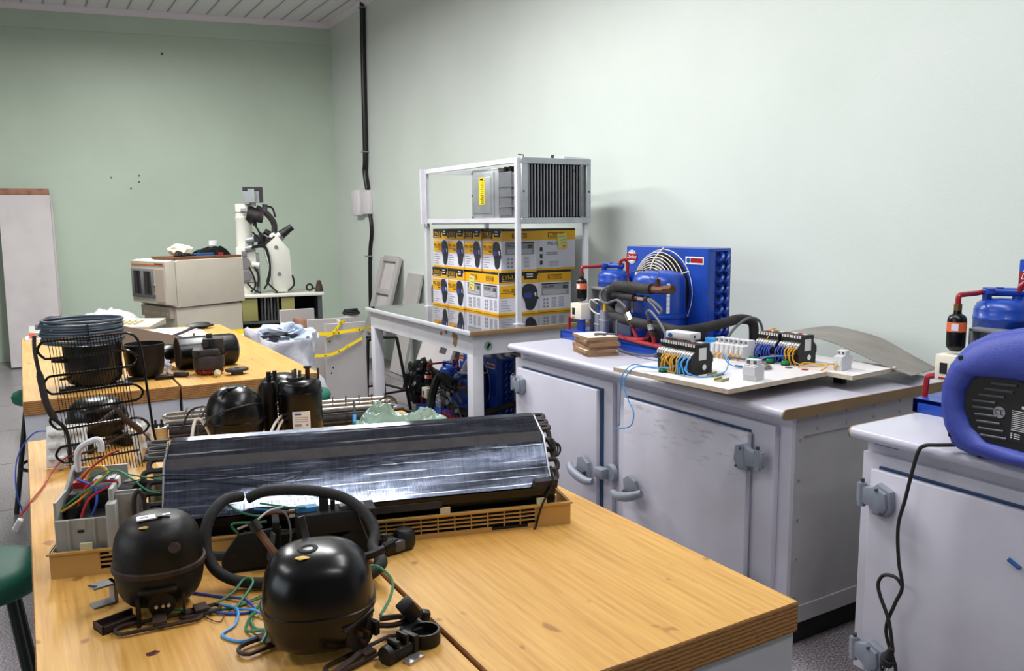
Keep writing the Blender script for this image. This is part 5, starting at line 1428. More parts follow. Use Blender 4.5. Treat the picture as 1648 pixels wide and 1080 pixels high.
for (m, P, r) in (('wr', [(.03, .05, .06), (.035, .06, .1), (.05, .08, .14), (.08, .09, .145), (.1, .09, .142)], .0024), ('wr', [(.1, .085, .14), (.06, .06, .125), (.045, .04, .09), (.05, .025, .072), (.065, .025, .07), (.076, .03, .075)], .0026),
                  ('wg', [(.012, .05, .11), (.04, .06, .13), (.075, .07, .15), (.1, .075, .168), (.13, .06, .155), (.16, .04, .135), (.182, .035, .13)], .0019), ('wy', [(.013, .045, .107), (.045, .06, .125), (.07, .08, .15), (.085, .09, .155)], .0022),
                  ('wg', [(.05, .1, .15), (.09, .09, .165), (.13, .07, .158), (.185, .045, .152)], .0016), ('wo', [(.03, .1, .145), (.05, .11, .165), (.08, .12, .185), (.1, .125, .195)], .0028),
                  ('wr', [(.035, .1, .143), (.055, .11, .168), (.085, .12, .188), (.1, .123, .192)], .0016), ('wbd', [(.04, .04, .06), (.06, .05, .09), (.07, .06, .12), (.06, .08, .14), (.03, .1, .15)], .0024), ('wbd', [(.1, .1, .138), (.07, .09, .13), (.05, .1, .135)], .0022),
                  ('wy', [(.04, .12, .14), (.05, .13, .16), (.07, .13, .16), (.08, .12, .15)], .003), ('wgrey', [(.035, .04, .05), (.05, .05, .07), (.08, .06, .08), (.1, .09, .13)], .002)):
    e(G().tube(P, r, 6, 0, 6), 'lead', m)

# black plastic blower bracket and hose loop in front of the coil
t = thing('motor_bracket', 'matte black plastic motor bracket with wires, behind the front compressor', 'bracket', (.41, 1.44, T), -.22)
g = G()
g.bx(-.02, .125, -.02, .03, .055, .095, 0, .003)
g.prism([(.055, 0), (.13, 0), (.13, .06), (.085, .06), (.06, .045), (.035, .055), (-.02, .056), (-.02, .05), (.03, .04), (.055, .02)], -.015, .025, 'y', 0, .002)
g.prism([(-.15, .0), (-.05, .0), (-.045, .075), (-.12, .07), (-.15, .03)], -.01, .0, 'y', 0, .002)
g.bx(-.15, -.05, -.01, .05, 0, .006, 0); g.bx(-.06, -.048, -.01, .05, 0, .085, 0); g.bx(-.05, .055, .02, .045, 0, .05, 0)
g.box((-.065, -.018, .045), (.004, .02, .05), 1, (0, .2, .3)); g.bx(.06, .105, -.01, .012, .095, .1, 1); g.bx(.025, .04, -.005, .015, .095, .118, 0); g.bx(.045, .052, .0, .012, .095, .11, 0)
g.build('housing', ['blackmat', 'greyd'], t)
g = G(); g.bx(-.018, .02, .0, .02, .095, .103, 0); g.bx(-.03, -.02, -.005, .01, .09, .1, 1); g.build('connector', ['wb', 'termw'], t)
for (m, P, r) in (('wg', [(-.12, .0, .07), (-.13, .0, .085), (-.12, -.002, .09), (-.09, -.004, .088), (-.07, 0, .086)], .0024), ('wg', [(-.07, .0, .1), (-.085, .01, .095), (-.11, .02, .1), (-.13, .03, .11), (-.14, .03, .12)], .0022), ('wg', [(.0, .0, .104), (-.03, .0, .108), (-.08, .01, .118)], .002),
                  ('ww', [(-.12, .0, .078), (-.09, -.004, .09), (-.065, -.002, .106), (-.04, 0, .11)], .0022), ('bronze', [(-.075, -.0, .1), (-.055, -.004, .102), (-.035, -.004, .1), (-.02, -.004, .1)], .0035), ('wgrey', [(-.05, -.01, .11), (-.035, -.02, .1), (-.03, -.03, .07), (-.035, -.03, .035)], .0018),
                  ('wk', [(-.11, 0, .07), (-.095, -.005, .065), (-.08, -.005, .055)], .003), ('wb', [(-.03, .005, .098), (-.05, .01, .1), (-.09, .02, .105)], .0022), ('greyd', [(.09, -.02, .095), (.1, -.03, .06), (.11, -.04, .03)], .0012)):
    G().tube(P, r, 6, 0, 6).build('lead', m, t)
g = G(); g.tube([(-.165, .01, .03), (-.14, .0, .03), (-.125, -.002, .034)], .009, 8, 0, 2); g.bx(-.14, -.125, -.008, .006, .026, .044, 1, .002); g.build('cable_gland', ['black', 'bronze'], t)
H1 = [(.300, 1.5, .995), (.309, 1.5, 1.006), (.278, 1.48, 1.012), (.252, 1.46, 1.0), (.236, 1.445, .976), (.232, 1.43, .944), (.241, 1.41, .916), (.263, 1.39, .9), (.290, 1.375, .893), (.318, 1.36, .892), (.36, 1.335, .892), (.41, 1.30, .893), (.455, 1.275, .9), (.492, 1.28, .917)]
H2 = [(.495, 1.33, .927), (.511, 1.36, .942), (.507, 1.39, .966), (.483, 1.42, .991), (.443, 1.44, 1.007), (.392, 1.46, 1.015), (.346, 1.48, 1.014), (.318, 1.49, 1.003)]
o = tag(G().tube(H1[1:] + H2, .0098, 10, 0, 6).build('black_hose', 'rubber'), 'thick black rubber hose bent into an upright loop between the two front compressors', 'hose')
t = thing('relay_cover', 'black plastic relay cover with rounded end, right of the hose loop', 'relay', (.565, 1.40, T), .2)
g = G(); g.bx(-.03, .0, -.016, .016, .0, .03, 0, .004); g.bx(-.012, .012, -.02, .016, .004, .026, 1, .004); g.lathe([(0, .004), (.019, .004), (.021, .01), (.021, .03), (.015, .038), (0, .04)], (.022, 0, 0), 18); g.cyl((-.025, -.004, .03), (-.025, -.004, .042), .006, n=10)
g.bx(-.035, .012, -.01, .01, 0, .005, 0)
g.build('cover', ['black', 'greyd'], t)
G().tube([(-.03, -.01, .016), (-.06, -.03, .012), (-.075, -.05, .012), (-.07, -.06, .016)], .004, 8, 0, 4).build('lead', 'wk', t)
t = thing('starter_relay', 'dark brown starter relay with round ring, lying right of the front compressor', 'relay', (.437, 1.045, T), .35)
g = G(); g.bx(-.04, .012, -.012, .016, .003, .02, 0, .003); g.bx(-.03, -.022, -.01, .012, .02, .03, 0, .002); g.bx(-.012, -.006, -.01, .012, .02, .034, 0, .001); g.bx(.0, .01, -.014, .016, .0, .028, 0, .002)
g.lathe([(.02, .002), (.0235, .002), (.0235, .022), (.02, .022), (.02, .004)], (.034, .0, 0), 22); g.cyl((.034, 0, .001), (.034, 0, .006), .02, n=18)
g.cyl((-.045, 0, .012), (-.036, 0, .012), .014, n=12)
g.build('housing', 'blackworn', t)
G().bx(-.025, .005, -.03, -.015, 0, .004).build('contact_plate', 'alu', t)
t = thing('relay_clip', 'black tilted plastic clip standing behind the starter relay', 'clip', (.472, 1.10, T), -.2)
g = G(); g.box((-.008, 0, .034), (.024, .022, .034), 0, (.2, -.6, .2), .002); g.lathe([(.016, .002), (.0195, .002), (.0195, .016), (.016, .016)], (-.006, -.012, 0), 18); g.box((.016, .004, .014), (.014, .016, .026), 0, (0, .3, 0), .003)
g.build('clip_body', 'black', t)
t = thing('bracket_clip', 'small bent U shaped steel clip at the left of the dull compressor', 'clip', (.072, 1.452, T), .25)
g = G(); g.bx(-.02, .016, -.012, .012, .001, .003, 0); g.bx(-.018, .018, -.012, .012, .032, .035, 0); g.bx(.012, .018, -.012, .012, .001, .035, 0); g.box((-.018, -.004, .038), (.014, .004, .003), 0, (0, .4, 0))
g.build('clip_body', 'grey', t)
z = T + .0025
for (m, lab, P) in (('wbd', 'blue wire running from under the dull compressor, looping on the wood', [(.195, 1.42, z), (.24, 1.37, z), (.27, 1.33, z + .004), (.275, 1.29, z), (.24, 1.3, z), (.2, 1.335, z + .003)]),
                    ('wb', 'blue wire loop lying nearest the camera between the two front compressors', [(.2, 1.36, z), (.25, 1.31, z + .004), (.24, 1.26, z), (.215, 1.235, z), (.235, 1.2, z), (.265, 1.205, z), (.29, 1.23, z), (.275, 1.28, z + .005), (.25, 1.31, z)]),
                    ('wg', 'dark green wire snaking left of the front compressor', [(.165, 1.35, z + .006), (.2, 1.335, z), (.25, 1.32, z), (.3, 1.32, z + .004), (.27, 1.28, z), (.262, 1.22, z + .004), (.285, 1.19, z + .01), (.27, 1.15, z + .012)]),
                    ('wg', 'green wire arc standing up before the black hose', [(.19, 1.33, z), (.25, 1.35, z + .008), (.28, 1.37, z + .022), (.29, 1.355, z + .018), (.25, 1.31, z)]),
                    ('wg', 'green wire coil to the lower left of the front compressor', [(.32, 1.29, z), (.27, 1.27, z + .004), (.25, 1.23, z), (.27, 1.19, z + .012), (.255, 1.155, z + .012)]),
                    ('wg', 'green wire pair looping out right of the front compressor', [(.44, 1.16, z + .004), (.47, 1.19, z + .015), (.485, 1.22, z + .03), (.47, 1.25, z + .045), (.44, 1.25, z + .045), (.43, 1.23, z + .04)]),
                    ('wk', 'thin black thread lying before the dull compressor', [(.2, 1.32, z), (.22, 1.28, z), (.24, 1.31, z), (.3, 1.34, z)])):
    wire({'wbd': 'blue_wire', 'wb': 'blue_wire', 'wg': 'green_wire', 'wk': 'black_wire'}[m], lab, P, .0023 if m != 'wk' else .0008, m)
tag(G().blob((.118, 1.238, T), (.011, .007, .0012), 0, .5, 3, 2, 2).build('burn_mark', 'toolwood'), 'small dark burn mark on the wood left of the front compressors', 'mark')

# ---------------------------------------------------------------- green stools
def stool(x, y, label, h=.62, rz=0.):
    t = thing('round_stool', label, 'stool', (x, y, 0), rz, 'green round stools')
    g = G(); g.lathe([(0, h - .055), (.15, h - .055), (.163, h - .045), (.168, h - .02), (.158, h), (.12, h + .01), (0, h + .012)], n=36); g.build('seat', 'stoolgreen', t, 60)
    for k in range(4):
        a = k * PI / 2 + PI / 4
        G().tube([(.1 * math.cos(a), .1 * math.sin(a), h - .05), (.19 * math.cos(a), .19 * math.sin(a), .012), (.19 * math.cos(a), .19 * math.sin(a), 0)], .0125, 8, 0, 1).build('leg', 'stoolleg', t)
    G().torus((0, 0, .25), .158, .009, 32, 6).build('foot_ring', 'blackmat', t)
    return t
st = stool(-.165, 2.40, 'green round stool in front, seat half under the near table edge', .64)
def st2(x, y, lab, rz=0): dup(st, (x, y, 0), rz, lab)
st2(.06, 4.9, 'green stool with slim dark leg by the far left table corner', PI / 4)
st2(.14, 4.1, 'green stool mostly hidden below the plywood table with the tubing coil', .3)
st2(1.16, 4.13, 'green stool showing behind the upright black cylinder at the table end', .1)

# ---------------------------------------------------------------- far end of the room
t = thing('plaster_slab', 'tall dusty white panel with brown wood top strip leaning on the far wall', 'panel', (.07, 10.0, 0), -.05)
g = G().at((0, 0, 0), (-.2, 0, 0)); g.prism([(-.26, .02), (.22, .02), (.22, 1.86), (-.26, 1.86)], 0, .04, 'y', 0); g.build('white_face', 'doorpanel', t)
g = G().at((0, 0, 0), (-.2, 0, 0)); g.bx(-.27, .218, -.01, .05, 1.862, 1.93, 0, .006); g.build('wood_strip', 'rawwood', t)
g = G().at((0, 0, 0), (-.2, 0, 0)); g.bx(.22, .245, -.002, .06, .02, 1.83, 0, .004); g.build('frame_edge', 'panelgrey', t)
# grey desk and instruments
tag(G().bx(.0, .78, 6.35, 6.95, .72, .77, bev=.004).bx(.05, .1, 6.4, 6.9, 0, .72).bx(.68, .73, 6.4, 6.9, 0, .72).bx(.1, .68, 6.85, 6.88, .2, .72).build('side_desk', 'panelgrey'), 'low grey desk behind the tubing coil carrying plastic film and keyboard', 'desk')
tag(G().surf(lambda u, v: (.28 + .46 * u, 6.55 + .34 * v, .772 + .1 * (math.sin(PI * u) ** .6) * (math.sin(PI * v) ** .6) * (1 + .35 * noise.noise(Vector((u * 8, v * 8, 1))))), 26, 16, .001).build('plastic_film', 'poly'), 'heap of crumpled clear plastic film on the far grey desk', 'plastic film')
t = thing('dark_tray', 'dark tray with brown lump left of the clear plastic heap', 'tray', (.14, 6.75, .771))
G().bx(-.1, .18, -.1, .14, 0, .012, bev=.004).build('tray_base', 'greyd', t)
G().blob((.03, 0, .045), (.07, .05, .04), 0, .8, 3, 3, 2, -.03).build('brown_lump', 'iron', t)
t = thing('console_keyboard', 'beige control keyboard with keys in front of the instrument console', 'keyboard', (.62, 6.42, .771), -.5)
g = G(); g.prism([(-.16, 0), (.16, 0), (.16, .045), (-.16, .02)], -.2, .2, 'x', 0, .004); g.build('case', 'beige', t)
g = G()
for i in range(3):
    for k in range(6): g.box((-.13 + k * .04, -.06 + i * .05, .034 + i * .004), (.022, .025, .018), 0, (.12, 0, 0), .003)
g.build('keys', 'ivory', t)
# beige instrument console
cz = math.atan2(.3, 1.0)
t = thing('instrument_console', 'large beige instrument console with two dark slots, brown board on top', 'instrument', (1.045, 7.03, 0), .32)
g = G(); z0, z1 = .83, 1.2
g.prism([(0, z0), (.0, z1), (.02, z1 + .012), (.6, z1 + .012), (.6, z0 + .012)], 0, .62, 'y', 0, .006)
g.build('side_case', 'beige', t)
g = G(); g.prism([(-.03, z0 + .02), (-.085, z0 + .03), (-.085, z1), (-.03, z1 + .012), (-.002, z1 + .008), (-.002, z0)], 0, .6, 'y', 0, .006)
fr = g.build('front_case', 'beige', t)
g = G()
g.bx(-.092, -.084, .2, .59, z0 + .07, z1 - .06, 0, .003); g.bx(-.094, -.09, .42, .54, z0 + .1, z1 - .08, 1); g.bx(-.094, -.09, .24, .36, z0 + .1, z1 - .08, 1)
g.bx(-.094, -.091, .45, .48, z0 + .1, z1 - .08, 2); g.bx(-.094, -.091, .27, .30, z0 + .1, z1 - .08, 2)
g.bx(-.09, -.084, .03, .17, z0 + .05, z1 - .06, 3); g.bx(-.087, -.085, .02, .58, z1 - .032, z1 - .022, 4); g.bx(-.088, -.085, .04, .18, z1 - .02, z1 - .014, 1)
for z in (z0 + .1, z0 + .18): g.cyl((-.096, .195, z), (-.088, .195, z), .012, n=10, mi=5)
g.build('slot_bezel', ['bezel', 'slot', 'blackmat', 'beiged', 'wo', 'alu'], fr)
g = G(); g.bx(.0, .585, .03, .6, .0, z0 - .004, 0, .004); g.bx(-.04, .0, .06, .56, .74, z0, 1, .003)
for k in range(10): g.bx(-.044, -.04, .1 + k * .042, .125 + k * .042, .765, .79, 2)
g.build('pedestal', ['beige', 'beiged', 'ivory'], t)
g = G().at((0, 0, 1.212), (0, 0, 0)); g.prism([(.0, .02), (.6, .02), (.6, .4), (.0, .4)], 0.001, .022, 'z', 0); 
o = g.build('brown_board', 'brownboard'); o.location = (1.045, 7.03, 0); o.rotation_euler = (0, 0, .32); tag(o, 'thin brown board lying on the beige console', 'board')
def onconsole(x, y, z): 
    c, s = math.cos(.32), math.sin(.32); return (1.045 + c * x - s * y, 7.03 + s * x + c * y, z)
p = onconsole(.15, .2, 1.236)
tag(G().blob((p[0], p[1], p[2] + .045), (.085, .07, .055), 0, .35, 2.4, 6, 3, -.045).build('foam_lump', 'ivoryfoam'), 'cream foam lump on the brown board of the console', 'foam')
g = G()
for k in range(5): g.tube([onconsole(.05 + .02 * k, .1, 1.238), onconsole(.08 + .02 * k, .12, 1.275 - .006 * k), onconsole(.14, .13, 1.26), onconsole(.2 + .01 * k, .12, 1.24)], .008, 6, 0, 4)
tag(g.build('cable_bundle', 'blackmat'), 'short bundle of black cables on the console left of the foam lump', 'cable')
t = thing('black_bag', 'crumpled black vinyl bag on the right end of the brown board', 'bag', onconsole(.44, .22, 1.2345), .2)
G().surf(lambda u, v: (-.14 + .28 * u, -.08 + .16 * v, .002 + (.1 * math.sin(PI * min(1, .15 + u * .85)) ** .5 * math.sin(PI * v) ** .5) * (.45 + .55 * u) * (1 + .3 * noise.noise(Vector((u * 7, v * 7, 4))))), 20, 12, .001).build('bag_body', 'blackpaint', t)
G().bx(-.19, -.02, -.1, -.06, 0, .022, bev=.004).build('blue_strap', 'blueplate', t)
G().bx(.02, .06, -.1, -.085, 0, .02, bev=.003).build('orange_tag', 'wr', t)
tag(G().at(onconsole(.46, .22, 1.318)).cyl((0, 0, -.0), (0, 0, .035), .035, n=18).build('tape_roll', 'white'), 'white roll sitting on the crumpled black bag', 'tape')

# electron microscope on its table
t = thing('microscope_table', 'white topped instrument table with dark open front below the microscope', 'table', (2.06, 7.98, 0), -.2)
g = G(); g.bx(-.5, .46, -.12, .5, .8, .825, 0, .004); g.build('table_top', 'mikro', t)
g = G(); g.bx(-.48, .44, .45, .48, .05, .8, 0); g.bx(.4, .44, -.1, .45, .05, .8, 1); g.bx(-.48, -.44, -.1, .45, .05, .8, 1); g.bx(-.48, .44, -.1, .45, .02, .06, 0); g.bx(-.48, .44, -.1, .45, .55, .57, 1)
g.build('cabinet', ['slot', 'greyd'], t)
for (a, b) in ((-.3, -.16), (.06, .18)): G().bx(a, b, -.09, .1, .575, .795, bev=.003).build('olive_module', 'olive', t)
g = G()
for k in range(6): g.cyl((-.12 + .03 * k, -.02 + .02 * (k % 2), .57), (-.12 + .03 * k, -.02, .795), .012, n=10, mi=k % 2)
g.build('cylinder_row', ['greyd', 'alu'], t)
t = thing('electron_microscope', 'white electron microscope with tall column and angled black eyepiece', 'microscope', (2.075, 8.06, .825), -.2)
U = lambda px, py: ((px - 440) / 167., (472 - py) / 167.)
g = G()
x, _ = U(400, 0)
def zc(py): return (472 - py) / 167.
g.lathe([(0, zc(400)), (.08, zc(400)), (.075, zc(396)), (.074, zc(354)), (.078, zc(352.5)), (.078, zc(350)), (.07, zc(349)), (.07, zc(330)), (.066, zc(329)), (0, zc(329))], (x, .06, 0), 28)
for py in (342, 364, 378): g.lathe([(.0735, zc(py)), (.0735, zc(py) - .004)], (x, .06, 0), 28, 1)
g.build('column', ['mikro', 'greyd'], t)
g = G(); a, b = U(386, 0)[0], U(416, 0)[0]
g.bx(a, b, -.04, .2, zc(453), zc(398), 0, .01); g.bx(a + .01, b - .03, -.03, .2, .0, zc(454), 0, .004); g.bx(b - .005, b + .03, .0, .2, 0, zc(408), 1, .003)
g.build('column_base', ['mikro', 'grey'], t)
g = G()
for py, mi in ((423, 0), (444, 1)):
    xx = U(398, 0)[0]; g.cyl((xx, -.055, zc(py)), (xx, -.04, zc(py)), .055, n=24, mi=mi)
g.bx(U(394, 0)[0], U(402, 0)[0], -.06, -.04, zc(412), zc(403), 0, .003); g.bx(U(390, 0)[0], U(406, 0)[0], -.06, -.045, zc(450), zc(446), 1)
g.build('round_port', ['bezel', 'bezel'], t)
g = G()
P = [U(427, 398), U(449, 378), U(468, 403), U(471, 462), U(463, 470), U(441, 470), U(437, 440)]
g.prism(P, -.07, .09, 'y', 0, .008); g.build('viewing_body', 'mikro', t)
for (px, py) in ((447, 398), (450, 441)): G().cyl((U(px, 0)[0], -.075, zc(py)), (U(px, 0)[0], -.068, zc(py)), .018, n=16).build('cover_disc', 'bezel', t)
p0, p1, p2, p3 = U(449, 384), U(457, 378), U(466, 371), U(474, 366)
V3 = lambda p: (p[0], .0, p[1])
g = G(); g.cyl(V3(U(447, 387)), V3(U(456, 379)), .05, n=20, mi=0); g.cyl(V3(U(456, 379)), V3(U(467, 371)), .042, .036, 20, 1); g.cyl(V3(U(467, 371)), V3(U(474, 366)), .03, .034, 20, 1)
g.build('eyepiece', ['alu', 'black'], t)
g = G(); g.cyl(V3(U(441, 383)), V3(U(447, 377)), .03, n=16, mi=0); g.box((U(437, 0)[0], 0, zc(388)), (.14, .14, .012), 1, (0, -.72, 0))
g.build('side_knob', ['mikro', 'iron'], t)
g = G(); a, b = U(401, 0)[0], U(431, 0)[0]
g.bx(a, b, -.06, .1, zc(308), zc(303), 1); g.bx(U(425, 0)[0], b, -.06, .1, zc(327), zc(308), 1); g.bx(a, U(408, 0)[0], -.06, .08, zc(327), zc(309), 0); g.bx(U(408, 0)[0], U(418, 0)[0], -.08, .06, zc(327), zc(306), 0); g.bx(U(418, 0)[0], U(425, 0)[0], -.05, .08, zc(327), zc(309), 0); g.cyl((U(415, 0)[0], 0, zc(333)), (U(415, 0)[0], 0, zc(327)), .03, n=14, mi=0)
g.build('camera_head', ['greyl', 'slot'], t)
g = G()
for k in range(16):
    px, py = R.uniform(410, 436), R.uniform(334, 396); g.box((U(px, 0)[0], R.uniform(0, .1), zc(py)), (R.uniform(.03, .09), .06, R.uniform(.03, .1)), k % 3, (R.uniform(-.3, .3), R.uniform(-.6, .6), 0), .004)
g.cyl((U(405, 0)[0], 0, zc(345)), (U(430, 0)[0], 0, zc(350)), .06, n=16, mi=0); g.cyl((U(432, 0)[0], .0, zc(345)), (U(434, 0)[0], 0, zc(330)), .025, n=12, mi=1)
g.tube([V3(U(420, 335)), V3(U(436, 345)), V3(U(446, 360)), V3(U(446, 375))], .028, 8, 0, 4)
g.build('pump_assembly', ['iron', 'greyd', 'blackmat'], t)
g = G()
for (px, py) in ((402, 387), (400, 400)): g.cyl((U(px, 0)[0], -.05, zc(py)), (U(px + 12, 0)[0], -.06, zc(py - 2)), .03, n=14)
g.cyl((U(396, 0)[0], -.06, zc(340)), (U(404, 0)[0], -.06, zc(340)), .022, n=12, mi=0); g.cyl((U(409, 0)[0], -.04, zc(425)), (U(420, 0)[0], -.05, zc(427)), .03, n=14, mi=1)
g.build('valve_knob', ['grey', 'mikro'], t)
g = G()
for P in ([(412, 358), (422, 375), (428, 395), (430, 398)], [(412, 375), (420, 384), (430, 395)], [(410, 398), (425, 396), (432, 402), (436, 425), (434, 450), (425, 466)], [(409, 400), (428, 399), (433, 410), (436, 432), (430, 455)], [(404, 430), (410, 445), (412, 460), (405, 470)], [(412, 430), (418, 445), (416, 462)], [(436, 335), (444, 338), (448, 352)], [(400, 455), (408, 465), (420, 472)], [(430, 455), (440, 466), (446, 472)], [(470, 445), (472, 460), (462, 470)]):
    g.tube([(U(a, b)[0], -.09, U(a, b)[1] + .01) for a, b in P], .009, 6, 0, 5)
g.build('cable', 'blackmat', t)
t = thing('small_ring_part', 'small black ring and cable on the microscope table right end', 'cable', (2.4, 7.95, .8265))
G().torus((0, 0, .045), .03, .009, 18, 6, 0, (PI / 2, 0, 0)).build('ring', 'blackmat', t)
G().tube([(.03, 0, .04), (.08, 0, .02), (.12, .01, .01)], .006, 6, 0, 4).build('lead', 'blackmat', t)
tag(G().lathe([(0, 0), (.04, 0), (.035, .04), (.02, .1), (.012, .11), (0, .11)], (2.49, 7.93, .8265), 14).build('bottle', 'rusty'), 'small brown bottle at the right end of the microscope table', 'bottle')

# grey panels with caution tape
def panel(name, lab, p0, p1, z1, th=.03, z0=0., extra=None, grp=None):
    d = Vector((p1[0] - p0[0], p1[1] - p0[1], 0)); a = math.atan2(d.y, d.x); L = d.length
    g = G(); g.bx(0, L, 0, th, z0, z1, 0, .002, 1)
    if extra: extra(g, L)
    return tag(g.build(name, ['panelgrey', 'blackmat']), lab, 'panel', grp, (p0[0], p0[1], 0), a)
def dots(g, L):
    for (x, z) in ((.03, .62), (.05, .42), (.035, .38)): g.cyl((x, -.002, z), (x, .002, z), .006, n=8, mi=1)
panel('desk_panel', 'tall grey desk panel nearest, wrapped by crossing yellow caution tape', (1.89, 5.92), (2.2, 5.90), .752, extra=dots)
panel('desk_panel', 'grey desk panel standing second, behind the nearest taped one', (1.86, 6.25), (2.22, 6.22), .752)
panel('desk_panel', 'grey desk panel at the back, below the dark microscope cabinet', (1.78, 6.74), (2.06, 6.72), .79)
panel('side_board', 'grey side board running back between the two taped panels', (2.05, 5.97), (2.1, 6.2), .748)
tag(G().bx(0, .03, 0, .55, .6, .72, 0, .003).build('wood_rail', 'rawwood'), 'brown wooden rail lying across the grey panels', 'rail', None, (2.05, 6.27, 0), .35)
t = thing('cable_coil', 'small coil of black cable on the grey panels by the far wall', 'cable', (2.55, 7.2, 0))
G().bx(-.07, .07, -.06, .06, 0, .66, bev=.004).build('stand', 'panelgrey', t)
g = G()
for k in range(4): g.torus((0, 0, .675 + k * .01), .075 - .006 * k, .008, 22, 6, 0, (R.uniform(-.1, .1), R.uniform(-.1, .1), 0))
g.build('coil', 'blackmat', t)
def tape(name, lab, P, w=.028, gr='caution tape on the grey panels'):
    P = catmull(P, 8)
    g = G()
    n = len(P)
    va = [g.bm.verts.new(p + Vector((0, 0, w / 2))) for p in P]; vb = [g.bm.verts.new(p - Vector((0, .004, w / 2))) for p in P]
    fs = [g.bm.faces.new((va[i], va[i + 1], vb[i + 1], vb[i])) for i in range(n - 1)]
    bmesh.ops.recalc_face_normals(g.bm, faces=fs)
    bmesh.ops.solidify(g.bm, geom=fs, thickness=.001)
    for i in range(2, n - 3, 5):
        p, q = P[i], P[i] .lerp(P[i + 1], .8)
        up = Vector((0, 0, w * .25)); o = Vector((0, -.0045, -.004))
        if (i // 5) % 3 != 2: g.poly([p - up + o, q - up + o, q + up + o, p + up + o], 1)
    return tag(g.build(name, ['yellowtape', 'ink']), lab, 'tape', gr)
tape('caution_tape', 'yellow caution tape stretched level across the upper part of the panels', [Vector(p) for p in ((1.5, 5.88, .70), (1.7, 5.885, .705), (1.9, 5.9, .68), (2.0, 5.88, .69), (2.13, 5.87, .70), (2.3, 6.0, .69))], .024)
tape('caution_tape', 'yellow caution tape sagging lower across the nearest panel', [Vector(p) for p in ((1.72, 5.9, .53), (1.88, 5.88, .525), (1.96, 5.88, .54), (2.06, 5.88, .585), (2.16, 5.88, .63))], .022)
tape('caution_tape', 'short yellow tape end folded diagonally over the top of the nearest panel', [Vector(p) for p in ((2.06, 5.945, .757), (2.0, 5.895, .757), (1.97, 5.885, .72), (1.93, 5.883, .685), (1.885, 5.882, .67))], .03)
tape('caution_tape', 'yellow caution tape at the far right corner of the plywood table', [Vector(p) for p in ((1.0, 5.45, .802), (1.1, 5.45, .803), (1.25, 5.45, .802), (1.4, 5.45, .802))], .035)
tag(G().bx(1.0, 1.5, 5.42, 5.48, .745, .785, 0, .004).bx(1.03, 1.08, 5.42, 5.48, 0, .745).bx(1.42, 1.47, 5.42, 5.48, 0, .745).build('white_rail_frame', 'steelwhite'), 'low white steel frame behind the sack, tape lying on it', 'frame')

# woven white sack
t = thing('woven_sack', 'open white woven sack stuffed with grey cloth, beside the far plywood table', 'sack', (1.275, 4.86, 0))
def sk(p, a):
    z = p.z
    k = 1 + .2 * noise.noise(Vector((math.cos(a) * 1.6, math.sin(a) * 1.6, z * 5))) + .1 * noise.noise(Vector((math.cos(a) * 4 + z * 3, math.sin(a) * 4, z * 9))) + .05 * noise.noise(Vector((math.cos(a) * 11, math.sin(a) * 11 + z * 6, z * 14)))
    lift = (-.05 * max(0, -math.sin(a + .15)) ** 1.5 - .012 * math.cos(a) + .012 + .02 * noise.noise(Vector((math.cos(a) * 3, math.sin(a) * 3, 5)))) * max(0, (z - .55) / .3)
    dx = .13 * min(.35, max(0, .78 - z))
    return Vector((p.x * k + dx, p.y * k, z + lift))
prof = [(0, .002), (.17, .002), (.215, .03), (.235, .2), (.235, .4), (.215, .56), (.188, .64), (.182, .7), (.19, .78), (.198, .85), (.195, .86), (.186, .85), (.176, .80), (.16, .77)]
pp = []
for a, b in zip(prof, prof[1:]):
    for k in range(3): pp.append((a[0] + (b[0] - a[0]) * k / 3, a[1] + (b[1] - a[1]) * k / 3))
pp.append(prof[-1]); pp.append((0, .77))
G().lathe(pp, n=56, f=sk).build('sack_body', 'sack', t, 80)
g = G(); g.blob((.02, .02, .81), (.15, .14, .07), 0, .9, 3, 9, 3); g.blob((.06, .0, .86), (.07, .06, .045), 0, .8, 4, 2, 3); g.blob((-.02, -.06, .835), (.1, .045, .03), 1, .9, 4, 5, 3)
g.tube([(.02, -.05, .86), (.04, -.04, .9), (.07, -.02, .9), (.09, .02, .87), (.06, -.06, .84)], .018, 8, 0, 5)
g.build('stuffed_cloth', ['cloth', 'clothd'], t)
t = thing('black_hook', 'black rubber loop hanging behind the sack on a grey panel', 'loop', (1.66, 5.7, 0))
G().torus((0, 0, .55), .045, .012, 20, 6, 0, (PI / 2, .2, 0), .7, 1.5).build('loop', 'rubber', t)
G().bx(-.02, .02, .013, .03, 0, .62).build('post', 'panelgrey', t)

# black stool frame beside the black topped table
t = thing('stool_frame', 'bare black steel stool frame without a seat, left end of the black topped table', 'stool frame', (2.36, 6.13, 0), .1)
F4 = [(-.12, -.12), (.14, -.1), (.12, .14), (-.13, .13)]
for (x, y) in F4: G().tube([(x, y, .59), (x * 1.55, y * 1.55, .0)], .013, 8, 0, 1).build('leg', 'blackmat', t)
g = G(); g.tube([(-.12, -.12, .59), (.12, .14, .59)], .014, 6, 0, 1); g.tube([(.14, -.1, .59), (-.13, .13, .59)], .014, 6, 0, 1); g.build('crossbar', 'blackmat', t)
g = G()
for k in range(4): g.tube([(F4[k][0] * 1.4, F4[k][1] * 1.4, .16), (F4[(k + 1) % 4][0] * 1.4, F4[(k + 1) % 4][1] * 1.4, .16)], .01, 6, 0, 1)
g.build('foot_rail', 'blackmat', t)

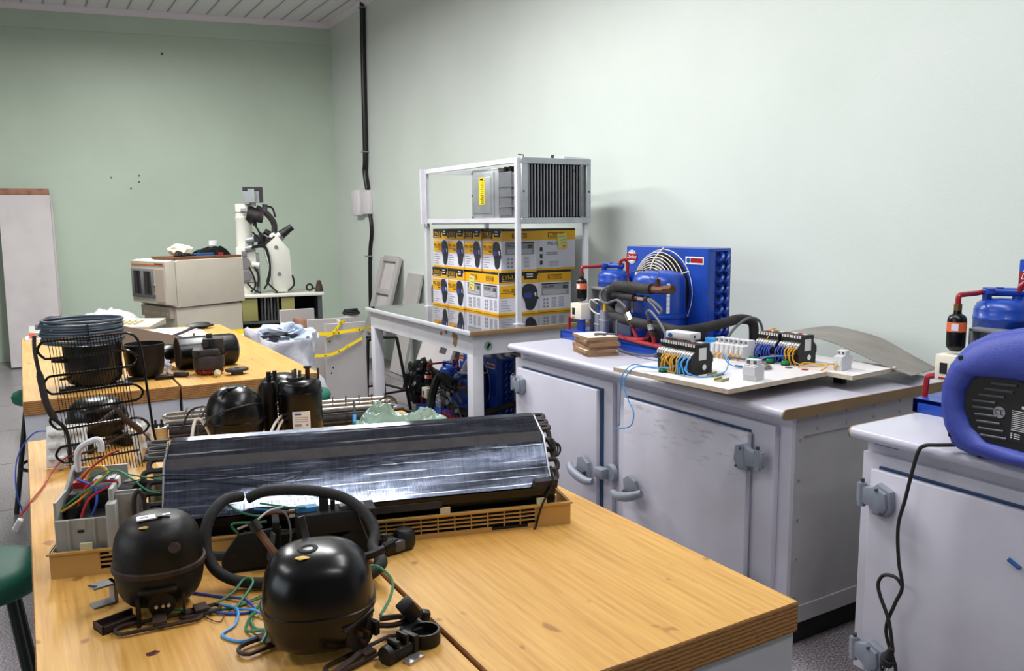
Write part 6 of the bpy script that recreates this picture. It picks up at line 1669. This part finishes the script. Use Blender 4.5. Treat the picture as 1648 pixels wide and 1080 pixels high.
# boards leaning on the right wall behind the black topped table
def lean(name, lab, y0, y1, h, xb, m, extra=None, th=.03, xt=3.33, grp='boards leaning on the right wall', skew=0.):
    a = math.atan2(xt - xb, h)
    g = G(); g.bx(0, th, 0, y1 - y0, 0, h / math.cos(a), 0, .002, 1)
    if skew: bmesh.ops.transform(g.bm, matrix=Matrix(((1, 0, 0, 0), (0, 1, skew, 0), (0, 0, 1, 0), (0, 0, 0, 1))), verts=g.bm.verts[:])
    if extra: extra(g, y1 - y0, h / math.cos(a))
    o = g.build(name, m); tag(o, lab, 'board', grp, (xb, y0, th * math.sin(a)))
    o.rotation_euler = (0, a, 0); return o
t = thing('ladder_frame', 'pale wooden ladder shaped frame leaning on the right wall by the conduit', 'frame', (3.0, 7.85, 0), 0, 'boards leaning on the right wall'); t.rotation_euler = (0, .27, 0)
for (y0, y1) in ((0, .07), (.43, .5)): G().bx(0, .04, y0, y1, .02, 1.17, bev=.003).build('upright', 'ivory' if 0 else 'panelgrey', t)
for z in (.35, .78, 1.13): G().bx(.005, .035, .07, .43, z, z + .06, bev=.003).build('rung', 'panelgrey', t)
G().bx(.04, .046, .03, .47, .1, 1.15).build('white_backing', 'doorpanel', t)
lean('leaning_board', 'weathered grey wood board beside the ladder frame, with short cracks', 7.35, 7.68, .98, 3.1, ['panelgrey'])
lean('leaning_board', 'short pale board end standing behind the black table top', 7.0, 7.12, .9, 3.16, ['steelsheet'])
def hole(g, L, h):
    g.bx(-.004, .0, .12, .24, .36, .5, 1); g.bx(-.004, .0, .3, .34, .72, .8, 1)
lean('leaning_board', 'large pale panel with square cut hole, seen under the black table', 6.3, 6.94, .86, 2.98, ['doorpanel', 'greyd'], hole)
lean('leaning_board', 'narrow pale board between the holed panel and the dark strip', 6.08, 6.2, .84, 3.02, ['panelgrey'])
lean('leaning_board', 'dark grey narrow strip leaning under the black table', 5.98, 6.05, .84, 3.02, ['greyd'])
lean('leaning_board', 'thin yellowish wooden batten leaning under the black table', 5.80, 5.84, .84, 3.06, ['tan'])
def vents(g, L, h):
    for k in range(14): g.bx(-.003, .0, .03, .09, h - .25 - k * .03, h - .262 - k * .03, 1)
lean('leaning_board', 'pale vented metal cover with a row of short slots under the black table', 5.40, 5.76, .84, 3.13, ['doorpanel', 'greyd'], vents)
lean('leaning_board', 'wide white board at the back of the boards under the black table', 4.9, 5.36, .8, 3.27, ['fridgeside'])
t = thing('rubbish_bag', 'black plastic rubbish bag on the floor behind the stool frame legs', 'bag', (2.80, 6.22, 0))
G().blob((0, 0, .16), (.13, .13, .19), 0, .45, 3.4, 4, 4, -.157).build('bag_body', 'blackpaint', t)
wire('insulated_hose', 'thick black insulated hose slanting up beside the floor condensing unit', [(2.38, 5.25, .03), (2.44, 5.32, .12), (2.52, 5.42, .24), (2.6, 5.5, .33), (2.62, 5.45, .36), (2.64, 5.3, .33)], .03, 'rubber', 'hose')
wire('insulated_hose', 'black hose lying curved on the floor by the black table leg', [(2.1, 5.95, .025), (2.25, 5.9, .08), (2.4, 5.75, .06), (2.5, 5.6, .03), (2.6, 5.3, .025)], .022, 'rubber', 'hose')

# ---------------------------------------------------------------- light
def area(name, loc, size, power, col=(1, .97, .92), rot=(0, 0, 0)):
    l = bpy.data.lights.new(name, 'AREA'); l.shape = 'RECTANGLE'; l.size, l.size_y = size; l.energy = power; l.color = col
    o = bpy.data.objects.new(name, l); COL.objects.link(o); o.location = loc; o.rotation_euler = rot; return o
LC = (.98, .99, 1.)
area('ceiling_tubes', (1.4, 4.2, 3.4), (.3, 2.4), 110, LC)
area('ceiling_tubes', (.4, 7.2, 3.5), (.3, 1.8), 145, (1., .995, .96))
area('ceiling_tubes', (1.7, 1.3, 3.4), (.3, 2.0), 46, LC)
area('ceiling_tubes', (-1.7, 2.6, 3.4), (.3, 2.4), 46, LC)
area('ceiling_tubes', (1.0, -.55, 3.4), (1.0, .1), 20, LC, (0, 0, -.3))  # unseen tube, added and angled to lay a glare streak on the coil
area('window_light', (-3.1, 1.5, 1.9), (1.5, 3.5), 45, (.82, .9, 1.), (0, -PI / 2, 0))
w = bpy.data.worlds.new('world'); SC.world = w; w.use_nodes = True
w.node_tree.nodes['Background'].inputs[0].default_value = (.8, .86, 1, 1); w.node_tree.nodes['Background'].inputs[1].default_value = .3
vs = SC.view_settings
SC.display_settings.display_device = 'sRGB'
vs.view_transform = 'Standard'; vs.look = 'None'; vs.exposure = 0.; vs.gamma = 1.; vs.use_curve_mapping = False
